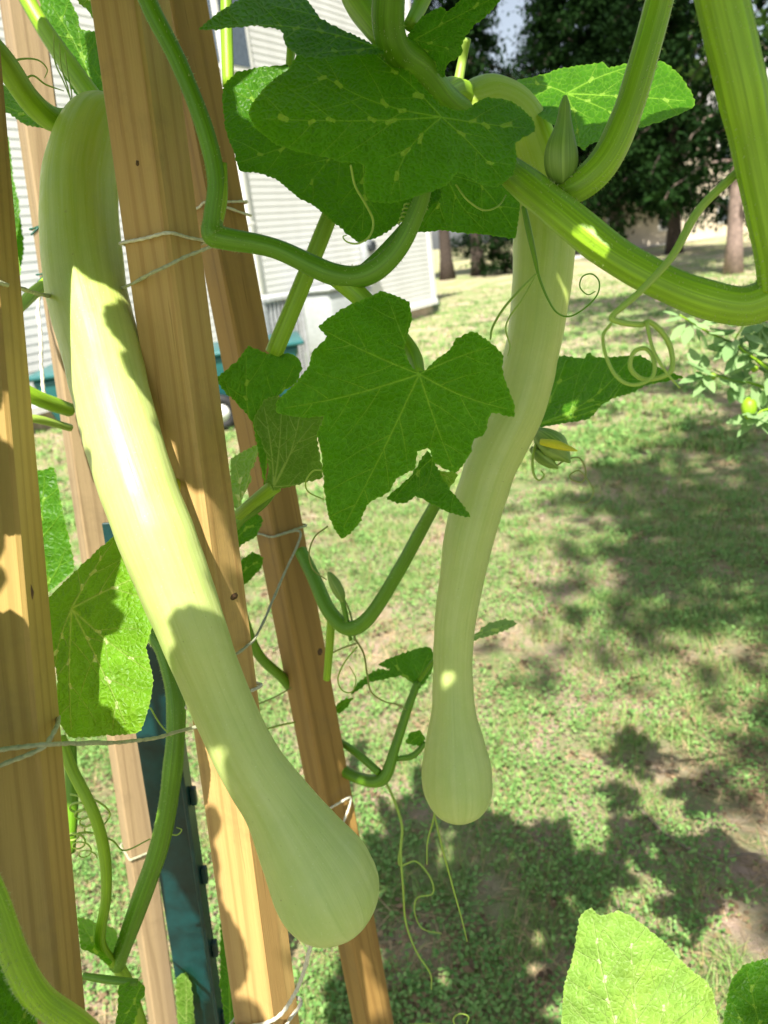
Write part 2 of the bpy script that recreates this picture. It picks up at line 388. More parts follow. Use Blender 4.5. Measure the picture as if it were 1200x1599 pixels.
stuff('grass', [blades(210000, .8, 6, .036, .0028, 1.25, -.06), blades(90000, 5, 24, .05, .007, 1.3, -.06)], M_grass, 'short patchy green grass growing across the lawn', 'grass')
stuff('ground_weeds', [weeds(210000, .8, 6, .0115, 1.25, -.07), weeds(70000, 5, 20, .024, 1.3, -.03)], M_grass, 'low leafy weeds mixed into the patchy lawn', 'weeds')
stuff('dry_thatch', [blades(90000, .8, 9, .05, .003, 1.3, .06, True)], M_grass, 'dry straw coloured thatch lying in the bare lawn patches', 'thatch')

def litter(n):
    V, F, c = weeds(n * 9, .8, 7, .02, 1.3, -1)
    V = V.reshape(-1, 4, 3); V[:, :, 2] = V[:, :, 2] * .45 + .001; u = nr.random((len(V), 1))
    cc = np.array([[.10, .065, .04]]) * (1 - u) + np.array([[.46, .33, .20]]) * u
    return V.reshape(-1, 3), F, np.repeat(cc, 4, 0)
stuff('leaf_litter', [litter(1300)], M_grass, 'small brown leaf scraps scattered over the lawn', 'leaf litter')

# ==================================================================== WHITE HOUSE (left background)
M_siding = simple('white_vinyl_siding', (.68, .69, .69), .5, .05, 2, 0, .05)
M_trim = simple('white_trim', (.80, .80, .79), .45, .03, 8, 0, .03)
M_brick = simple('foundation_block', (.42, .34, .28), .9, .2, 12)
K = G(682, 490)
vp = ray(1357, 252); wdir = Vector((vp.x, vp.y, 0)).normalized()          # wall recedes this way
wn = Vector((wdir.y, -wdir.x, 0))                                          # outward normal
if wn.dot(CAM - K) < 0: wn = -wn
def W(s, out, z):      # s metres back from the corner along the wall
    return K - wdir * s + wn * out + Vector((0, 0, z))
def wbox(s0, s1, o0, o1, z0, z1):
    V = [W(s, o, z) for z in (z0, z1) for (s, o) in ((s0, o0), (s1, o0), (s1, o1), (s0, o1))]
    F = [(0, 1, 2, 3), (7, 6, 5, 4), (0, 4, 5, 1), (1, 5, 6, 2), (2, 6, 7, 3), (3, 7, 4, 0)]
    return mesh(V, F)
WL = 17.0; WH = 8.8
house = empty('white_house', W(0, 0, 0)); tag(house, 'white house with lap siding behind the stakes at left', 'house')
link('wall', wbox(.02, WL, -6, -.02, .30, WH), M_siding, house, False)
link('foundation', wbox(.06, WL, -5.9, -.05, -.1, .30), M_brick, house, False)
sp = .098; nb = int((WH - .30) / sp)
def board_profile(s0, s1, z):
    V = []
    for s in (s0, s1):
        V += [W(s, -.02, z), W(s, .008, z), W(s, .0078, z + .005), W(s, .002, z + sp + .004), W(s, -.02, z + sp + .004)]
    F = [(0, 1, 6, 5), (1, 2, 7, 6), (2, 3, 8, 7), (3, 4, 9, 8), (0, 4, 3, 2, 1), (5, 6, 7, 8, 9)]
    return mesh(V, F)
b0 = None
for i in range(nb):
    if b0 is None: b0 = link('siding_board', board_profile(.1, WL, .30), M_siding, house, False)
    else:
        o = b0.copy(); col.objects.link(o); o.parent = house; o.location = (0, 0, i * sp)
link('corner_board', wbox(-.02, .12, -.1, .035, .26, WH), M_trim, house, False)
link('base_trim', wbox(-.04, WL, -.03, .055, .22, .31), M_trim, house, False)
link('roof', wbox(-.5, WL + .5, -6.4, .5, WH, WH + .25), simple('roof_shingles', (.2, .19, .18), .9), house, False)
# bare end wall of the house, facing away from the stakes, carries the same boards (drawn by the wall)
def find_s(px, out, z):
    lo, hi = 0.0, 14.0
    for _ in range(40):
        m = (lo + hi) / 2
        if proj(W(m, out, z))[0] > px: lo = m
        else: hi = m
    return m
sd_ = find_s(388, .06, 2.2)
ds = link('downspout', bevel(wbox(sd_ - .05, sd_ + .05, .022, .10, .1, WH), .012), M_trim, house)
link('bracket', wbox(sd_ - .07, sd_ + .07, .02, .104, 2.1, 2.14), M_trim, ds, False)
sm = find_s(575, .1, 1.5)
mt = link('utility_meter', bevel(wbox(sm - .14, sm + .14, .022, .15, 1.15, 1.75), .01), simple('grey_meter_box', (.42, .45, .47), .4), house)
lt = [W(sm + math.cos(a) * .1, .15 + k, 1.58 + math.sin(a) * .1) for k in (0, .09) for a in np.linspace(0, 6.283, 17)[:-1]]
link('meter_glass', mesh(lt, [tuple(range(15, -1, -1)), tuple(range(16, 32))] + [(i, (i + 1) % 16, 16 + (i + 1) % 16, 16 + i) for i in range(16)]), simple('dark_glass', (.05, .06, .07), .1), mt, False)
link('conduit', tube_mesh([W(sm, .06, .2), W(sm, .06, .7), W(sm, .07, 1.16)], [.025] * 3, 8), simple('grey_conduit', (.4, .42, .43), .4), mt)
# window high on the wall
s1 = find_s(388, .02, 4.6)
wf = link('window', wbox(s1, s1 + .9, .0, .05, 4.2, 5.6), M_trim, house, False)
link('pane', wbox(s1 + .07, s1 + .83, .03, .058, 4.27, 5.53), simple('window_pane', (.10, .13, .17), .08), wf, False)

# air conditioner against the wall
def ac_unit():
    s = find_s(424, 2.1, .7); ac = empty('air_conditioner', W(s, 2.0, 0)); tag(ac, 'grey louvred air conditioner unit against the white siding', 'air conditioner')
    mg = simple('grey_painted_steel', (.46, .48, .50), .45); mdk = simple('dark_coil', (.02, .022, .025), .7)
    link('coil', wbox(s - .33, s + .33, 1.65, 2.31, .10, 1.12), mdk, ac, False)
    link('base_pan', wbox(s - .38, s + .38, 1.60, 2.36, .0, .10), mg, ac, False)
    link('top_panel', bevel(wbox(s - .38, s + .38, 1.60, 2.36, 1.122, 1.18), .015), mg, ac, False)
    for a in (-.38, .34):
        for o in (1.60, 2.32): link('corner_post', wbox(s + a, s + a + .04, o, o + .04, .10, 1.12), mg, ac, False)
    for i in range(9):
        x = s - .30 + i * .073; link('louvre', wbox(x, x + .022, 2.315, 2.345, .10, 1.12), mg, ac, False)
    for i in range(8):
        o = 1.66 + i * .082; link('louvre', wbox(s - .365, s - .335, o, o + .024, .10, 1.12), mg, ac, False)
ac_unit()
def pale_box():
    s = find_s(540, .6, .45); r = empty('utility_box', W(s, .6, 0)); tag(r, 'pale grey rounded box beside the meter on the siding wall', 'box')
    mp_ = simple('pale_grey_plastic', (.42, .45, .47), .4, .08)
    link('body', bevel(wbox(s - .6, s + .75, .25, .85, 0, .98), .07, 3), mp_, r)
    link('lid', bevel(wbox(s - .64, s + .79, .21, .89, .985, 1.05), .025, 2), mp_, r)
pale_box()

# teal trailer in front of the wall
def trailer():
    d0 = G(352, 668); base = Vector((d0.x, d0.y, 0)); r = empty('utility_trailer', base)
    tag(r, 'teal tub shaped trailer with black wheel in front of white siding', 'trailer')
    mt_ = simple('teal_plastic', (.022, .135, .14), .35, .1, 3); mb = simple('black_rubber', (.012, .012, .013), .7)
    ax = Vector((wdir.x * .30 + .95, wdir.y * .30 - .12, 0)).normalized(); sd2 = Vector((-ax.y, ax.x, 0))
    def T(a, b, z): return base + ax * a + sd2 * b + Vector((0, 0, z))
    def tub(a0, a1, b0, b1, z0, z1, fl):
        lo = [T(a0 + fl, b0 + fl * .5, z0), T(a1 - fl, b0 + fl * .5, z0), T(a1 - fl, b1 - fl * .5, z0), T(a0 + fl, b1 - fl * .5, z0)]
        hi = [T(a0, b0, z1), T(a1, b0, z1), T(a1, b1, z1), T(a0, b1, z1)]
        me = mesh(lo + hi, [(0, 3, 2, 1), (0, 1, 5, 4), (1, 2, 6, 5), (2, 3, 7, 6), (3, 0, 4, 7), (4, 5, 6, 7)]); return bevel(me, .05, 3)
    link('tub', tub(-1.75, .88, -.1, .95, .22, .74, .16), mt_, r)
    rim = link('rim', bevel(mesh([T(a, b, z) for z in (.742, .785) for (a, b) in ((-1.8, -.14), (.93, -.14), (.93, .99), (-1.8, .99))], [(0, 3, 2, 1), (4, 5, 6, 7), (0, 1, 5, 4), (1, 2, 6, 5), (2, 3, 7, 6), (3, 0, 4, 7)]), .015), mt_, r)
    link('axle', tube_mesh([T(0, -.12, .19), T(0, .97, .19)], [.025] * 2, 8), mb, r)
    for b in (-.16, 1.01):
        C = [T(math.cos(a) * .13, b, .19 + math.sin(a) * .13) for a in np.linspace(0, 6.283, 25)]
        wh = link('wheel', tube_mesh(C, [.058] * 25, 8, caps=False), mb, r)
        link('hub', tube_mesh([T(0, b - .04, .19), T(0, b + .04, .19)], [.09, .09], 14), M_trim, wh)
    for b in (.0, .85): link('leg', tube_mesh([T(-1.45, b, .24), T(-1.45, b, 0)], [.03] * 2, 8), mb, r)
trailer()

# ==================================================================== FAR HOUSES
M_beige = simple('beige_stucco', (.62, .54, .42), .85, .06, 3); M_roofg = simple('pale_grey_shingle', (.36, .35, .34), .9, .15, 6); M_glass = simple('dark_window', (.05, .06, .08), .12)
def far_house(name, label, px0, px1, gy, hwall, hroof, mat, wins, depth=8):
    a, b = G(px0, gy + (600 - px0) * -.0), None
    c = G((px0 + px1) / 2, gy); D = c.y
    xa = (px0 - 600) / FPX * D * 1.06; xb = (px1 - 600) / FPX * D * 1.06
    h = empty(name, ((xa + xb) / 2, D, 0)); tag(h, label, 'house')
    def q(x0, x1, y0, y1, z0, z1): V, F = boxm((x0, y0, z0), (x1, y1, z1)); return mesh(V, F)
    link('wall', q(xa, xb, D, D + depth, -.1, hwall), mat, h, False)
    e = .5; V = [(xa - e, D - e, hwall + .003), (xb + e, D - e, hwall + .003), (xb + e, D + depth + e, hwall + .003), (xa - e, D + depth + e, hwall + .003), (xa - e, D + depth / 2, hwall + hroof), (xb + e, D + depth / 2, hwall + hroof)]
    link('roof', mesh(V, [(0, 1, 5, 4), (2, 3, 4, 5), (0, 4, 3), (1, 2, 5), (3, 2, 1, 0)]), M_roofg, h, False)
    for (f, z0, z1, ww) in wins:
        x = xa + (xb - xa) * f
        fr = link('window', q(x - ww / 2 - .1, x + ww / 2 + .1, D - .05, D, z0 - .1, z1 + .1), M_trim, h, False)
        link('pane', q(x - ww / 2, x + ww / 2, D - .07, D - .04, z0, z1), M_glass, fr, False)
    return h
far_house('beige_house', 'beige two storey house with grey roof beyond the dark trees', 925, 1290, 372, 5.6, 3.0, M_beige,
          [(.12, .7, 1.7, .6), (.32, .7, 1.7, .6), (.55, .7, 1.7, .7), (.78, .7, 1.7, .7), (.25, 3.4, 4.6, .8), (.55, 3.4, 4.6, .8), (.8, 3.4, 4.6, .8)])
far_house('white_cottage', 'bright white building just past the corner of the siding house', 560, 690, 408, 3.2, 1.5, M_trim, [(.4, 1.0, 2.0, .8)], 5)
pA, pB = G(930, 401), G(1085, 374)
V = [pA + Vector((-1, 0, .02)), pB + Vector((2, 0, .02)), pB + Vector((2, 2.6, .02)), pA + Vector((-1, 2.6, .02))]
tag(link('driveway', mesh(V, [(0, 1, 2, 3)]), simple('pale_concrete', (.62, .60, .56), .9), None, False), kind='structure')

# ==================================================================== TREES
def foliage_mat(name, a, b, tf=.25):
    m, t, p = newmat(name); c = attr(t, 'col', 'Color'); cc = mix(t, c, a, b); t.links.new(cc, p.inputs['Base Color']); p.inputs['Roughness'].default_value = .85; p.inputs['Specular IOR Level'].default_value = .1
    tr = t.nodes.new('ShaderNodeBsdfTranslucent'); t.links.new(cc, tr.inputs['Color'])
    ms = N(t, 'ShaderNodeMixShader', Fac=tf); t.links.new(p.outputs[0], ms.inputs[1]); t.links.new(tr.outputs[0], ms.inputs[2])
    t.links.new(ms.outputs[0], t.nodes['Material Output'].inputs['Surface']); return m
M_cedar = foliage_mat('cedar_foliage', (.003, .014, .003), (.014, .042, .007))
M_broad = foliage_mat('broadleaf_foliage', (.04, .10, .02), (.12, .22, .05), .35)
M_bark = simple('dark_bark', (.07, .052, .042), .95, .3, 14, 0, .9)
M_barkp = simple('pinkish_bark', (.30, .22, .19), .9, .2, 10, 0, .8)
def sprays(C, n, spread, size, droop=.4):
    """n leaf faces scattered round each branch point of C (k,3)"""
    k = len(C); n = int(n)
    c = np.repeat(C, n, 0) + nr.normal(0, 1, (k * n, 3)) * np.array([spread, spread, spread * .6]); m = len(c)
    az = nr.random(m) * 6.283; el = nr.normal(-droop, .5, m); s = size * (.5 + nr.random(m))
    d = np.stack([np.cos(az) * np.cos(el), np.sin(az) * np.cos(el), np.sin(el)], 1)
    q = np.stack([-np.sin(az), np.cos(az), nr.normal(0, .5, m)], 1)
    V = np.stack([c, c + d * s[:, None] * .5 + q * s[:, None] * .28, c + d * s[:, None], c + d * s[:, None] * .5 - q * s[:, None] * .28], 1)
    F = (np.arange(m) * 4)[:, None] + np.array([[0, 1, 2, 3]])
    u = np.repeat(nr.random((k, 1)), n, 0) * .6 + nr.random((m, 1)) * .4
    return V.reshape(-1, 3), F, np.repeat(np.repeat(u, 3, 1), 4, 0)
def tree(name, label, base, H, tr, crown0, rad, mat, bark, nb=60, per=12, n=14, size=.28, lean=(0, 0), seed=1, group=None, spread=.22, droop=.4, conical=True, drop=.25):
    g = random.Random(seed); root = empty(name, base); tag(root, label, 'tree', group)
    C = [Vector((base[0] + lean[0] * t + .08 * math.sin(3 * t + seed), base[1] + lean[1] * t, -.15 + (H + .15) * t)) for t in np.linspace(0, 1, 14)]
    rr = [tr * (1 - .86 * t) * (1 + .45 * math.exp(-t * 22)) for t in np.linspace(0, 1, 14)]
    tm = link('trunk', tube_mesh(C, rr, 14, 7, .05), bark, root)
    pts = []
    LV, LF, off = [], [], 0
    for i in range(nb):
        t = crown0 + (1 - crown0) * (i + g.random()) / nb
        f = t * 13; a = C[min(int(f), 12)].lerp(C[min(int(f) + 1, 13)], f - int(f))
        u = (t - crown0) / (1 - crown0)
        L = rad * ((1 - u) ** .7 * .9 + .12 if conical else math.sin(math.pi * min(.98, u * .8 + .22)) ** .6) * (.65 + .5 * g.random())
        az = i * 2.4 + g.random(); d = Vector((math.cos(az), math.sin(az), 0))
        BC = []
        for k in range(per):
            s = k / (per - 1); p = a + d * L * s + Vector((g.uniform(-.1, .1), g.uniform(-.1, .1), L * (.25 * s - (drop + .35) * s * s)))
            BC.append(p)
            if s > .18: pts.append(p)
        m_ = tube_mesh(BC, [max(tr * .22 * (1 - .85 * k / per), .008) for k in range(per)], 5)
        vv = np.array([v.co for v in m_.vertices]); LV.append(vv); 
        LF += [tuple(x + off for x in p.vertices) for p in m_.polygons]; off += len(vv); bpy.data.meshes.remove(m_)
    lm = mesh(np.concatenate(LV).tolist(), LF); link('limbs', lm, bark, tm)['kind'] = 'stuff'
    V, F, c = sprays(np.array(pts), n, spread, size, droop)
    link('crown', npmesh(V, F, 4, c), mat, root, False)
    return root
def at(px, py): p = G(px, py); return (p.x, p.y, 0)
tg = 'trees at the far side of the lawn'
tree('cedar_tree', 'tall dark evergreen with a bare brown lower trunk left of the driveway', at(962, 392), 13, .34, .17, 3.6, M_cedar, M_bark, 86, 14, 60, .19, seed=2, group=tg, spread=.3, droop=.7)
tree('cedar_tree', 'dark evergreen filling the sky right of the white squash neck', at(880, 398), 14, .30, .20, 3.4, M_cedar, M_bark, 74, 12, 46, .19, seed=3, group=tg, spread=.3, droop=.7)
tree('cedar_tree', 'dark evergreen with patchy sky showing through behind the top leaf', at(775, 402), 14, .26, .26, 2.9, M_cedar, M_bark, 30, 12, 20, .20, seed=4, group=tg, spread=.28, droop=.8)
tree('cedar_tree', 'evergreen with a grey trunk standing just right of the white house', at(702, 436), 12, .24, .40, 2.6, M_cedar, M_bark, 36, 11, 26, .2, seed=5, group=tg, spread=.25, droop=.7)
tree('cedar_tree', 'second trunk to the right of the white house corner', at(748, 430), 12, .24, .36, 2.6, M_cedar, M_bark, 36, 11, 28, .2, seed=6, group=tg, spread=.25, droop=.7)
tree('cedar_tree', 'pale pinkish tree trunk on its own at the right of the lawn', at(1142, 428), 12, .17, .18, 2.2, M_cedar, M_barkp, 30, 11, 20, .18, seed=7, group=tg, spread=.2, droop=.6)
tree('cedar_tree', 'dark evergreen between the brown trunk and the pale trunk', at(1050, 396), 13, .25, .13, 3.0, M_cedar, M_bark, 70, 12, 52, .18, seed=8, group=tg, spread=.3, droop=.7)
tree('broadleaf_tree', 'sunny green tree at the upper right corner behind the stems', at(1270, 398), 12, .3, .40, 3.5, M_broad, M_bark, 46, 10, 14, .3, seed=9, spread=.3, conical=False)
def shrub(label, px, py, h, r, seed):
    p = at(px, py); root = empty('dark_shrub', p); tag(root, label, 'shrub', 'dark shrubs under the evergreens'); g = random.Random(seed); pts = []
    for i in range(7):
        az = i * .9; e = Vector((p[0] + math.cos(az) * r * g.uniform(.2, .6), p[1] + math.sin(az) * r * .4, h * g.uniform(.6, .95)))
        link('stem', tube_mesh([Vector(p), Vector(p).lerp(e, .5) + Vector((0, 0, .1)), e], [.02, .015, .006], 6), M_bark, root)
    for i in range(130): 
        a, b, c = g.gauss(0, .45), g.gauss(0, .45), g.random(); pts.append((p[0] + a * r, p[1] + b * r, .1 + c * h * (1 - .3 * (a * a + b * b))))
    V, F, c = sprays(np.array(pts), 26, .14, .13, .2); link('foliage', npmesh(V, F, 4, c), M_cedar, root, False)
shrub('dark round shrub hidden behind the middle of the right squash', 790, 428, 1.7, 1.1, 3)
shrub('dark shrub by the trunks past the house corner', 728, 404, 1.5, 1.3, 4)

# trees behind the camera whose crowns throw the dappled shade on the lawn
def shade_tree(label, target, hgt, rad, seed, nb, shift=(0, 0), n=5):
    c = target + TS * (hgt / TS.z); b = (c.x + shift[0], c.y + shift[1], 0)
    return tree('shade_tree', label, b, hgt + 2.6, .2, .42, rad, M_broad, M_bark, nb, 10, n, .17, lean=(-shift[0], -shift[1]), seed=seed, group='broadleaf trees shading the lawn', spread=.13, conical=False, drop=.05)
shade_tree('broadleaf tree whose shade falls on the right of the lawn', G(1240, 770), 6.0, 1.8, 21, 26, (1.6, -2.0))
shade_tree('broadleaf tree whose shade falls on the middle of the lawn', G(1030, 610), 10.5, 2.5, 22, 34, (1.7, -1.8), 4)
shade_tree('broadleaf tree whose shade falls on the far right of the lawn', G(930, 482), 9.5, 4.2, 24, 60, (5.0, -2.0), 16)
shade_tree('small broadleaf tree shading the grass beside the right squash', G(1080, 890), 9.0, 1.5, 25, 26, (1.2, -1.0), 6)
shade_tree('small broadleaf tree shading the grass at the right edge', G(1190, 1000), 7.0, .9, 26, 20, (1.2, -1.0), 6)

# ==================================================================== STAKES
POST = {}
def stake(key, label, top, bot, w, th, mat):
    a3, b3 = P(*top), P(*bot)
    ax = (a3 - b3).normalized()
    t0 = (-.12 - b3.z) / ax.z; foot = b3 + ax * t0
    ttop = (2.05 - b3.z) / ax.z; head = b3 + ax * ttop
    mid = a3.lerp(b3, .5); v = (mid - CAM).normalized()
    r = v.cross(ax).normalized(); n = ax.cross(r)
    fr = (r * math.cos(th) - n * math.sin(th)).normalized(); fn = ax.cross(fr)      # fr: right face normal, -fn: front face normal
    L = (head - foot).length; h = w / 2
    V, F = [], []; ns = 16
    for i in range(ns + 1):
        z = L * i / ns; wob = Vector((noise.noise(Vector((z * 1.5, len(POST) * 3.3, 0))), noise.noise(Vector((z * 1.5, 9, len(POST)))), 0)) * .0012
        c = .0022
        for (x, y) in ((-h + c, -h), (h - c, -h), (h, -h + c), (h, h - c), (h - c, h), (-h + c, h), (-h, h - c), (-h, -h + c)):
            V.append((x + wob.x, y + wob.y, z))
    for i in range(ns):
        for k in range(8): F.append((i * 8 + k, i * 8 + (k + 1) % 8, i * 8 + 8 + (k + 1) % 8, i * 8 + 8 + k))
    F.append(tuple(range(7, -1, -1))); F.append(tuple(ns * 8 + k for k in range(8)))
    me = mesh(V, F); me.materials.append(mat); o = bpy.data.objects.new('wooden_stake', me); col.objects.link(o)
    o.matrix_world = Matrix(((fr.x, fn.x, ax.x, foot.x), (fr.y, fn.y, ax.y, foot.y), (fr.z, fn.z, ax.z, foot.z), (0, 0, 0, 1)))
    tag(o, label, 'stake', 'wooden stakes of the trellis'); POST[key] = dict(o=o, foot=foot, ax=ax, r=fr, n=fn, w=w); return o
def on_post(key, py):
    """distance along the stake and 3D centre where it crosses photo row py"""
    p = POST[key]; lo, hi = 0.0, 2.6
    for _ in range(40):
        m = (lo + hi) / 2; q = proj(p['foot'] + p['ax'] * m)
        if q is None or q[1] > py: lo = m
        else: hi = m
    return m, p['foot'] + p['ax'] * m
stake('A', 'nearest wooden stake cut off by the left edge of the picture', (-74, 0, .46), (62, 1599, .427), .038, math.radians(22), WOODS[0])
stake('B', 'weathered greyish stake behind the left squash', (33, 0, .86), (256, 1599, 1.28), .038, math.radians(-14), WOODS[1])
stake('C', 'wooden stake that the long left squash leans across', (205, 0, .513), (419, 1599, .63), .038, math.radians(37), WOODS[2])
stake('D', 'brown wooden stake between the two hanging squashes', (279, 0, .70), (584, 1599, .98), .038, math.radians(-31), WOODS[3])
def pdep(key, py): return proj(on_post(key, py)[1])[2]
def knot(key, py, px, rw=.007, rh=.0032):
    p = POST[key]; o = p['o']; m, c = on_post(key, py); best = None
    # nearest face towards the camera at that pixel: intersect the ray with both visible faces
    for nrm, tan in ((-p['n'], p['r']), (p['r'], p['n']), (-p['r'], p['n'])):
        if nrm.dot(CAM - c) <= 0: continue
        q0 = c + nrm * (p['w'] / 2); r = ray(px, py); t = (q0 - CAM).dot(nrm) / r.dot(nrm); q = CAM + r * t
        if abs((q - c).dot(tan)) < p['w'] / 2: best = (q, nrm, tan)
    if not best: return
    q, nrm, tan = best; V = [q + nrm * .0012]; g = random.Random(py)
    for k in range(14):
        a = 6.283 * k / 14; V.append(q - nrm * .0006 + (tan * math.cos(a) * rw + p['ax'] * math.sin(a) * rh) * g.uniform(.85, 1.15))
    me = mesh(V, [(0, 1 + k, 1 + (k + 1) % 14) for k in range(14)]); me.transform(o.matrix_world.inverted()); me.materials.append(M_knot)
    k = bpy.data.objects.new('knot', me); col.objects.link(k); k.parent = o
knot('C', 932, 366); knot('D', 1018, 500, .005, .006); knot('A', 925, 50, .0016, .006); knot('C', 255, 215, .0022, .0028); knot('D', 640, 425, .003, .004)

# green steel post
def steel_post():
    tp, bt = (212, 900, .80), (318, 1599, .98)
    a3, b3 = P(*tp), P(*bt); ax = (a3 - b3).normalized(); foot = b3 + ax * ((-.15 - b3.z) / ax.z)
    v = (a3 - CAM).normalized(); r = v.cross(ax).normalized(); n = ax.cross(r); th = math.radians(-18)
    fr = r * math.cos(th) + n * math.sin(th); fn = ax.cross(fr)
    m = simple('dark_green_enamel', (.003, .042, .044), .32, .25, 40, 0, .3)
    root = empty('steel_fence_post', foot); tag(root, 'dark green steel fence post between the wooden stakes', 'post')
    def bar(name, x0, x1, y0, y1, z0, z1, par):
        V = [foot + fr * x + fn * y + ax * z for z in (z0, z1) for (x, y) in ((x0, y0), (x1, y0), (x1, y1), (x0, y1))]
        me = mesh(V, [(0, 3, 2, 1), (4, 5, 6, 7), (0, 1, 5, 4), (1, 2, 6, 5), (2, 3, 7, 6), (3, 0, 4, 7)]); return link(name, bevel(me, .0008, 1), m, par, False)
    L = 1.52
    bar('flange', -.026, .020, 0, .004, 0, L, root); bar('web', .020, .0245, -.016, .012, 0, L, root)
    for z in np.arange(.3, L - .05, .11): bar('stud', .0247, .031, -.004, .004, z, z + .022, root)
steel_post()

# ==================================================================== SQUASHES
def squash(label, pts, cap_r, seg=40, n=10):
    """pts (px,py,depth,halfwidth) from stalk end to blossom end"""
    C, Rr = px_path(pts, n)
    e = (C[-1] - C[-2]).normalized(); r = Rr[-1]; c0 = C[-1]; C.pop(); Rr.pop()       # rounded blossom end
    for a in np.linspace(0, math.pi / 2, 14):
        C.append(c0 + e * r * math.sin(a) * cap_r); Rr.append(max(r * math.cos(a) ** .9, .0012))
    e = (C[0] - C[1]).normalized(); r = Rr[0]; c0 = C[0]; hC, hR = [], []
    for a in np.linspace(math.pi / 2 * .8, .15, 6): hC.append(c0 + e * r * math.sin(a) * .8); hR.append(r * math.cos(a))
    C = hC + C; Rr = hR + Rr
    me = tube_mesh(C, Rr, seg, 9, .006)
    L = len(C); al = [min(i // seg, L - 1) / (L - 1) for i in range(len(me.vertices))]
    at_ = me.attributes.new('along', 'FLOAT', 'POINT'); at_.data.foreach_set('value', al)
    for v in me.vertices:       # slight unevenness of a real fruit
        v.co += v.normal * (noise.noise(v.co * 16) * .0020 + noise.noise(v.co * 55) * .0006)
    tip, td = C[-1], (C[-1] - C[-16]).normalized()
    o = link('trombone_squash', me, M_squash); recenter(o)
    link('blossom_scar', tube_mesh([tip - td * .0035, tip - td * .0002, tip + td * .0012], [.0052, .0046, .002], 12), M_knot, o)
    return tag(o, label, 'squash', 'long pale squashes hanging on the vine')
sq1 = squash('longest squash slanting across the stake at left, bulb at its lower end', [
    (172, 196, .602, 44), (152, 198, .592, 51), (137, 232, .585, 55), (125, 300, .578, 58), (129, 400, .565, 60), (138, 470, .552, 61.5), (157, 550, .536, 60),
    (181, 650, .516, 58.5), (214, 750, .500, 57.5), (249, 850, .492, 57.5), (286, 950, .494, 55.5), (337, 1080, .502, 49.5), (384, 1180, .506, 48),
    (432, 1252, .508, 54), (470, 1312, .508, 69), (497, 1356, .508, 80), (511, 1384, .508, 82)], 1.0)
sq2 = squash('pale squash hanging straight down between the leaves and the lawn', [
    (735, 164, .60, 36), (765, 161, .605, 41), (803, 184, .61, 43), (827, 238, .615, 45), (843, 300, .62, 46.5), (851, 350, .62, 46.5), (849, 410, .62, 46.5), (840, 500, .622, 45),
    (829, 560, .625, 43.5), (808, 640, .628, 43), (770, 720, .632, 42.5), (745, 800, .636, 41), (730, 860, .638, 38), (713, 950, .642, 33), (708, 1010, .645, 30.5), (708, 1060, .648, 31),
    (709, 1110, .65, 36), (711, 1160, .652, 47), (713, 1200, .652, 53.5), (714, 1224, .652, 54.5)], 1.1)

# ==================================================================== VINE
vroot = empty('squash_vine', (P(180, 1560, .7).x, P(180, 1560, .7).y, 0))
tag(vroot, 'squash vine with broad lobed leaves and tendrils climbing the stakes', 'vine')
STEMPTS = []
def bristle_part(C, Rr, per_m, parent, mat, ln=.0017):
    L = sum((C[i + 1] - C[i]).length for i in range(len(C) - 1)); n = int(L * per_m * 2.6); fr = frames(C); V, F = [], []
    for i in range(n):
        f = rnd.random() * (len(C) - 1.001); k = int(f); c = C[k].lerp(C[k + 1], f - k); r = Rr[k] * .98; t, a, b = fr[k]
        an = rnd.random() * 6.283; d = a * math.cos(an) + b * math.sin(an); tang = (t * .8 + d.cross(t) * .6).normalized() * .00020
        q = c + d * r; l = ln * rnd.uniform(.5, 1.3); o = len(V)
        V += [q + tang, q - tang, q + d * l + t * rnd.uniform(-.5, .5) * l]; F.append((o, o + 1, o + 2))
    if V:
        o = link('bristles', mesh(V, F), mat, parent, False); o['kind'] = 'stuff'
def stem(pts, name='stem', mat=None, seg=18, rib=9, amp=.045, n=8, br=0, reg=False, parent=None):
    C, Rr = px_path(pts, n); mat = mat or M_stem
    o = link(name, tube_mesh(C, Rr, seg, rib, amp), mat, parent or vroot)
    if br: bristle_part(C, Rr, br, o, M_hair)
    if reg: STEMPTS.extend(C)
    return o
def wtube(C, Rr, name, mat, parent, seg=8, n=6):
    s = catmull([(*c, r) for c, r in zip(C, Rr)], n)
    return link(name, tube_mesh([Vector(a[:3]) for a in s], [max(a[3], 1e-4) for a in s], seg), mat, parent)
# thick runner crossing in front of the right squash, with its node and side shoots
stem([(790, 262, .50, 20), (815, 282, .478, 25), (880, 335, .455, 27), (960, 398, .44, 27), (1050, 447, .425, 27), (1130, 474, .415, 29), (1180, 474, .41, 31), (1222, 440, .405, 31), (1265, 330, .40, 26)], 'stem', M_stem, 36, 12, .06, 10, 1800, True)
stem([(868, 300, .474, 17), (905, 290, .466, 23), (945, 250, .462, 23.5), (978, 180, .46, 22.5), (1003, 100, .458, 22), (1030, 0, .455, 21), (1060, -130, .43, 20), (1050, -330, .38, 18)], 'stem', M_stem, 30, 11, .06, 10, 1800, True)
stem([(1100, -300, .33, 34), (1106, -120, .345, 36), (1128, 0, .355, 37), (1158, 130, .365, 35), (1184, 260, .38, 32), (1210, 390, .395, 30), (1215, 450, .402, 28)], 'petiole', M_stem, 36, 12, .07, 10, 1800, True)
stem([(1192, 476, .412, 20), (1225, 470, .42, 22), (1300, 520, .45, 18), (1420, 700, .55, 16), (1480, 1000, .7, 15)], 'stem', M_stem, 20, 9, .05)
